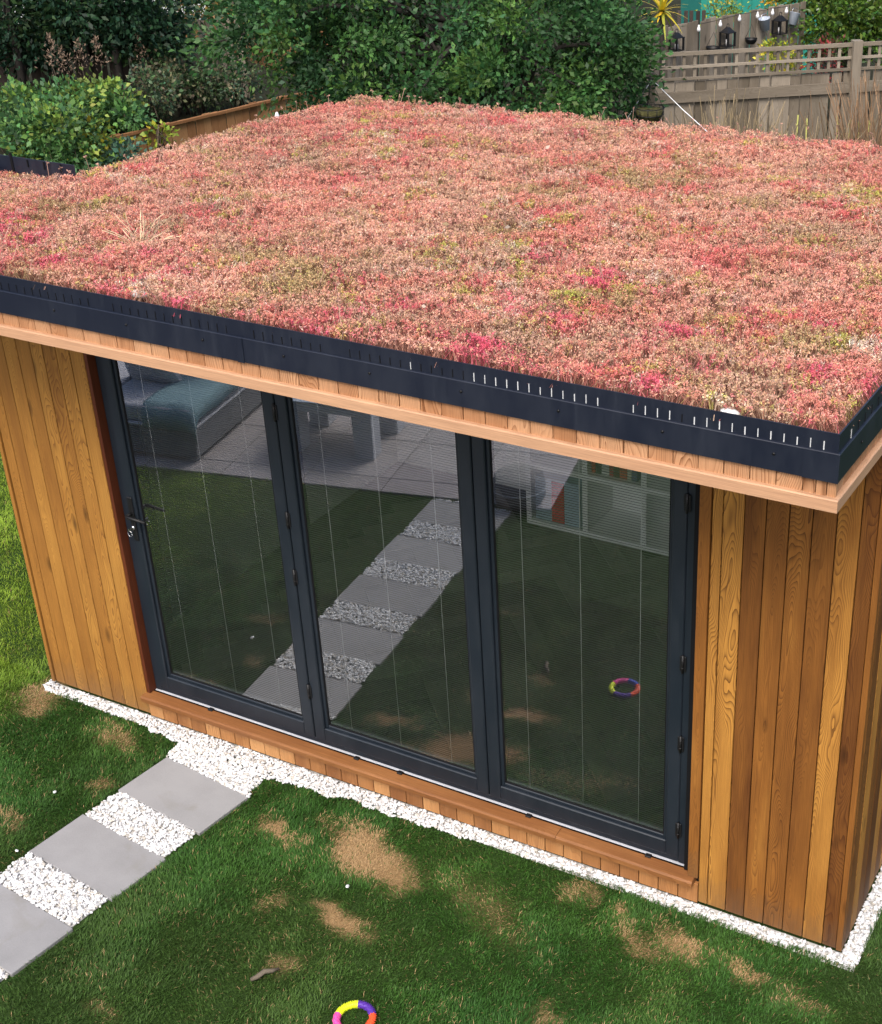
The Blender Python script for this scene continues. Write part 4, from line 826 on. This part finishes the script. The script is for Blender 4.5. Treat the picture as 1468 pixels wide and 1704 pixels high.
# right: hedge, coloured shrubs, spiky plant
p = at_depth(1410, 10, 17.2); tree('laurel_hedge', (p.x, p.y, 0), 1.6, .06, [(tuple(at_depth(1390, 10, 17.2)), (.5, .5, .5)), (tuple(at_depth(1450, 5, 17.2)), (.6, .5, .55)), (tuple(at_depth(1400, 50, 17.0)), (.55, .4, .3)), (tuple(at_depth(1480, 55, 17.0)), (.4, .4, .3)), (tuple(at_depth(1400, -50, 17.2)), (.6, .5, .5))], 9000, .085, [(.06, .12, .015), (.08, .15, .02), (.035, .08, .015), (.13, .19, .03)], 'glossy dark green laurel hedge at the top right', 'hedge', 'leaf_gloss', 90, .13, aspect=.42)
for (u, v, D, r, pal, name, lab) in ((1203, 14, 17.6, .19, [(.26, .28, .03), (.14, .2, .03), (.3, .27, .05)], 'yellow_shrub', 'yellow green shrub behind the left half of the lantern fence'), (1300, 90, 14.9, .17, [(.34, .34, .02), (.22, .27, .03), (.42, .36, .03)], 'yellow_shrub', 'bright yellow leaved shrub behind the trellis'), (1285, 3, 17.6, .12, [(.45, .35, .02), (.5, .28, .02)], 'yellow_shrub', 'small golden shrub by the teal shed'), (1372, 100, 14.9, .17, [(.20, .03, .03), (.12, .03, .03), (.08, .07, .03)], 'red_shrub', 'dark red shrub behind the trellis near the post')):
    p = at_depth(u, v, D); e = empty(name, (p.x, p.y, 0), label=lab, cat='shrub'); crown(e, [((0, 0, p.z), (r, r, r))], int(700 * (r / .24) ** 1.5), .05, pal, 'leaf', 16, r * .33, aspect=.5, name='leaves')
    for k in range(5): MB().tube([(0, 0, 0), (random.uniform(-r, r) * .4, random.uniform(-r, r) * .4, p.z * .6), (random.uniform(-r, r), random.uniform(-r, r), p.z + r * .3)], [.012, .009, .004], 5).build('stem', M['bark'], e)
p = at_depth(1102, 18, 14.7); e = empty('spiky_palm', (p.x, p.y, 0), label='spiky yellow leaved palm on a thin dark trunk', cat='palm'); MB().tube([(0, 0, 0), (.01, 0, p.z * .6), (0, 0, p.z)], [.04, .032, .028], 8).build('trunk', M['dark_bark'], e)
for i in range(34):
    a = i * 2.4; el = math.radians(75 - i * 3.6); L = random.uniform(.28, .40); d = Vector((math.cos(a) * math.cos(el), math.sin(a) * math.cos(el), math.sin(el))); s = d.cross(Vector((0, 0, 1))).normalized() * .02; pts = [Vector((0, 0, p.z))]
    for k in range(4): pts.append(pts[-1] + d * L / 4); d = (d + Vector((0, 0, -.16))).normalized()
    P = np.array([[pts[k] - s * (1 - k * .22), pts[k] + s * (1 - k * .22), pts[k + 1] + s * (.78 - k * .22 if k < 3 else .04), pts[k + 1] - s * (.78 - k * .22 if k < 3 else .04)] for k in range(4)]); c = np.array(random.choice([(.70, .52, .03), (.58, .48, .04), (.38, .40, .05), (.66, .42, .03)]))
    inst('palm_leaf', quads_mesh('palm_leaf', P, np.tile(c, (4, 1)), M['leaf']), e)
# dry wispy growth and canes in front of the trellis fence
for i, (u, D, n, h, lab) in enumerate(((1150, 13.3, 148, 1.5, 'brown dry stems against the fence left of the line'), (1200, 13.2, 273, 1.75, 'tangled brown dry stems in front of the fence near its left end'), (1265, 13.3, 198, 1.6, 'thin dry stems under the middle of the trellis'), (1330, 13.3, 174, 1.5, 'pale dry twigs left of the canes'), (1400, 13.4, 174, 1.5, 'dry twigs beside the fence post'), (1455, 13.2, 374, 1.95, 'reddish brown feathery dry plant at the right edge'))):
    p = at_depth(u, 240, D); wisp('dry_stems', (p.x, p.y, 0), n, h, .13, (.30, .235, .145) if i != 5 else (.27, .17, .10), lab, 'dry plant', wid=.0042, group='dry plants along the trellis fence')
for i, u in enumerate((1325, 1342, 1395, 1412, 1430, 1447)):
    p = at_depth(u, 215, 13.45); z = at_depth(u, 188 + (i * 7) % 12, 13.45).z; m = MB(); m.tube([(0, 0, 0), (.004, 0, z * .5), (random.uniform(-.02, .02), 0, z)], .008, 6)
    for q in np.arange(.2, z, .22): m.tube([(.002, 0, q - .006), (.002, 0, q + .006)], .0105, 6)
    m.build('garden_cane', plain('cane %d' % i, (.36, .36, .10), .6, .3), loc=(p.x, p.y, 0), label=['leftmost', 'second from the left', 'third from the left', 'third from the right', 'second from the right', 'rightmost'][i] + ' yellow green cane standing in front of the trellis fence', cat='cane', group='garden canes by the trellis fence')
# line post, line and hanging basket
pp = at_depth(1085, 132, 12.6); e = empty('line_post', (pp.x, pp.y, 0), label='grey timber post holding the white line beside the bush', cat='post'); bar('post', pp.z + .05, .06, .06, 'grey_wood', e, (0, 0, 0), (0, 0, .4)); MB().tube([(0, -.01, pp.z - .02), (.03, -.10, pp.z - .03), (.03, -.16, pp.z - .2)], .006, 6).build('hook', M['black'], e)
q = at_depth(1187, 226, 12.2); m = MB(); a, b = Vector((pp.x, pp.y, pp.z)), Vector(q); m.tube([a, a.lerp(b, .5) - Vector((0, 0, .015)), b + (b - a) * .9], .0042, 6); m.build('white_line', M['white_plastic'], label='taut white line running down from the post to the lawn', cat='line')
q2 = at_depth(1056, 178, 12.6); m = MB(); m.tube([a, Vector(q2), Vector(q2) + (Vector(q2) - a) * 2], .003, 6); m.build('guy_line', M['white_plastic'], label='short pale guy line on the left side of the post', cat='line')
p = at_depth(1081, 190, 12.3); e = empty('hanging_basket', p, label='wire hanging basket with moss lining below the line post', cat='hanging basket'); m = MB()
for k, (r, z) in enumerate(((.13, .06), (.12, .0), (.085, -.06))): m.tube([(r * math.cos(t), r * math.sin(t), z) for t in np.linspace(0, 6.283, 19)], .004, 5)
for k in range(10): t = k * .628; m.tube([(.13 * math.cos(t), .13 * math.sin(t), .06), (.12 * math.cos(t), .12 * math.sin(t), 0), (.085 * math.cos(t), .085 * math.sin(t), -.06), (0, 0, -.09)], .003, 4)
m.build('wire_frame', M['black'], e); MB().lathe([(0, -.085), (.08, -.06), (.115, 0), (.122, .04), (.10, .03), (0, .025)], 14).build('moss_liner', M['moss'], e); m = MB(); 
for k in range(3): t = k * 2.09; m.tube([(.13 * math.cos(t), .13 * math.sin(t), .06), (0, 0, .33)], .0025, 4)
m.build('chains', M['black'], e)
p = at_depth(462, 200, 8.9); m = MB(); m.lathe([(0, -.5), (.012, -.5), (.012, -.02), (.016, 0), (.014, .03), (.006, .05), (0, .052)], 10); m.build('white_marker', M['white_plastic'], loc=p, label='small white capped marker just beyond the far left roof edge', cat='marker')
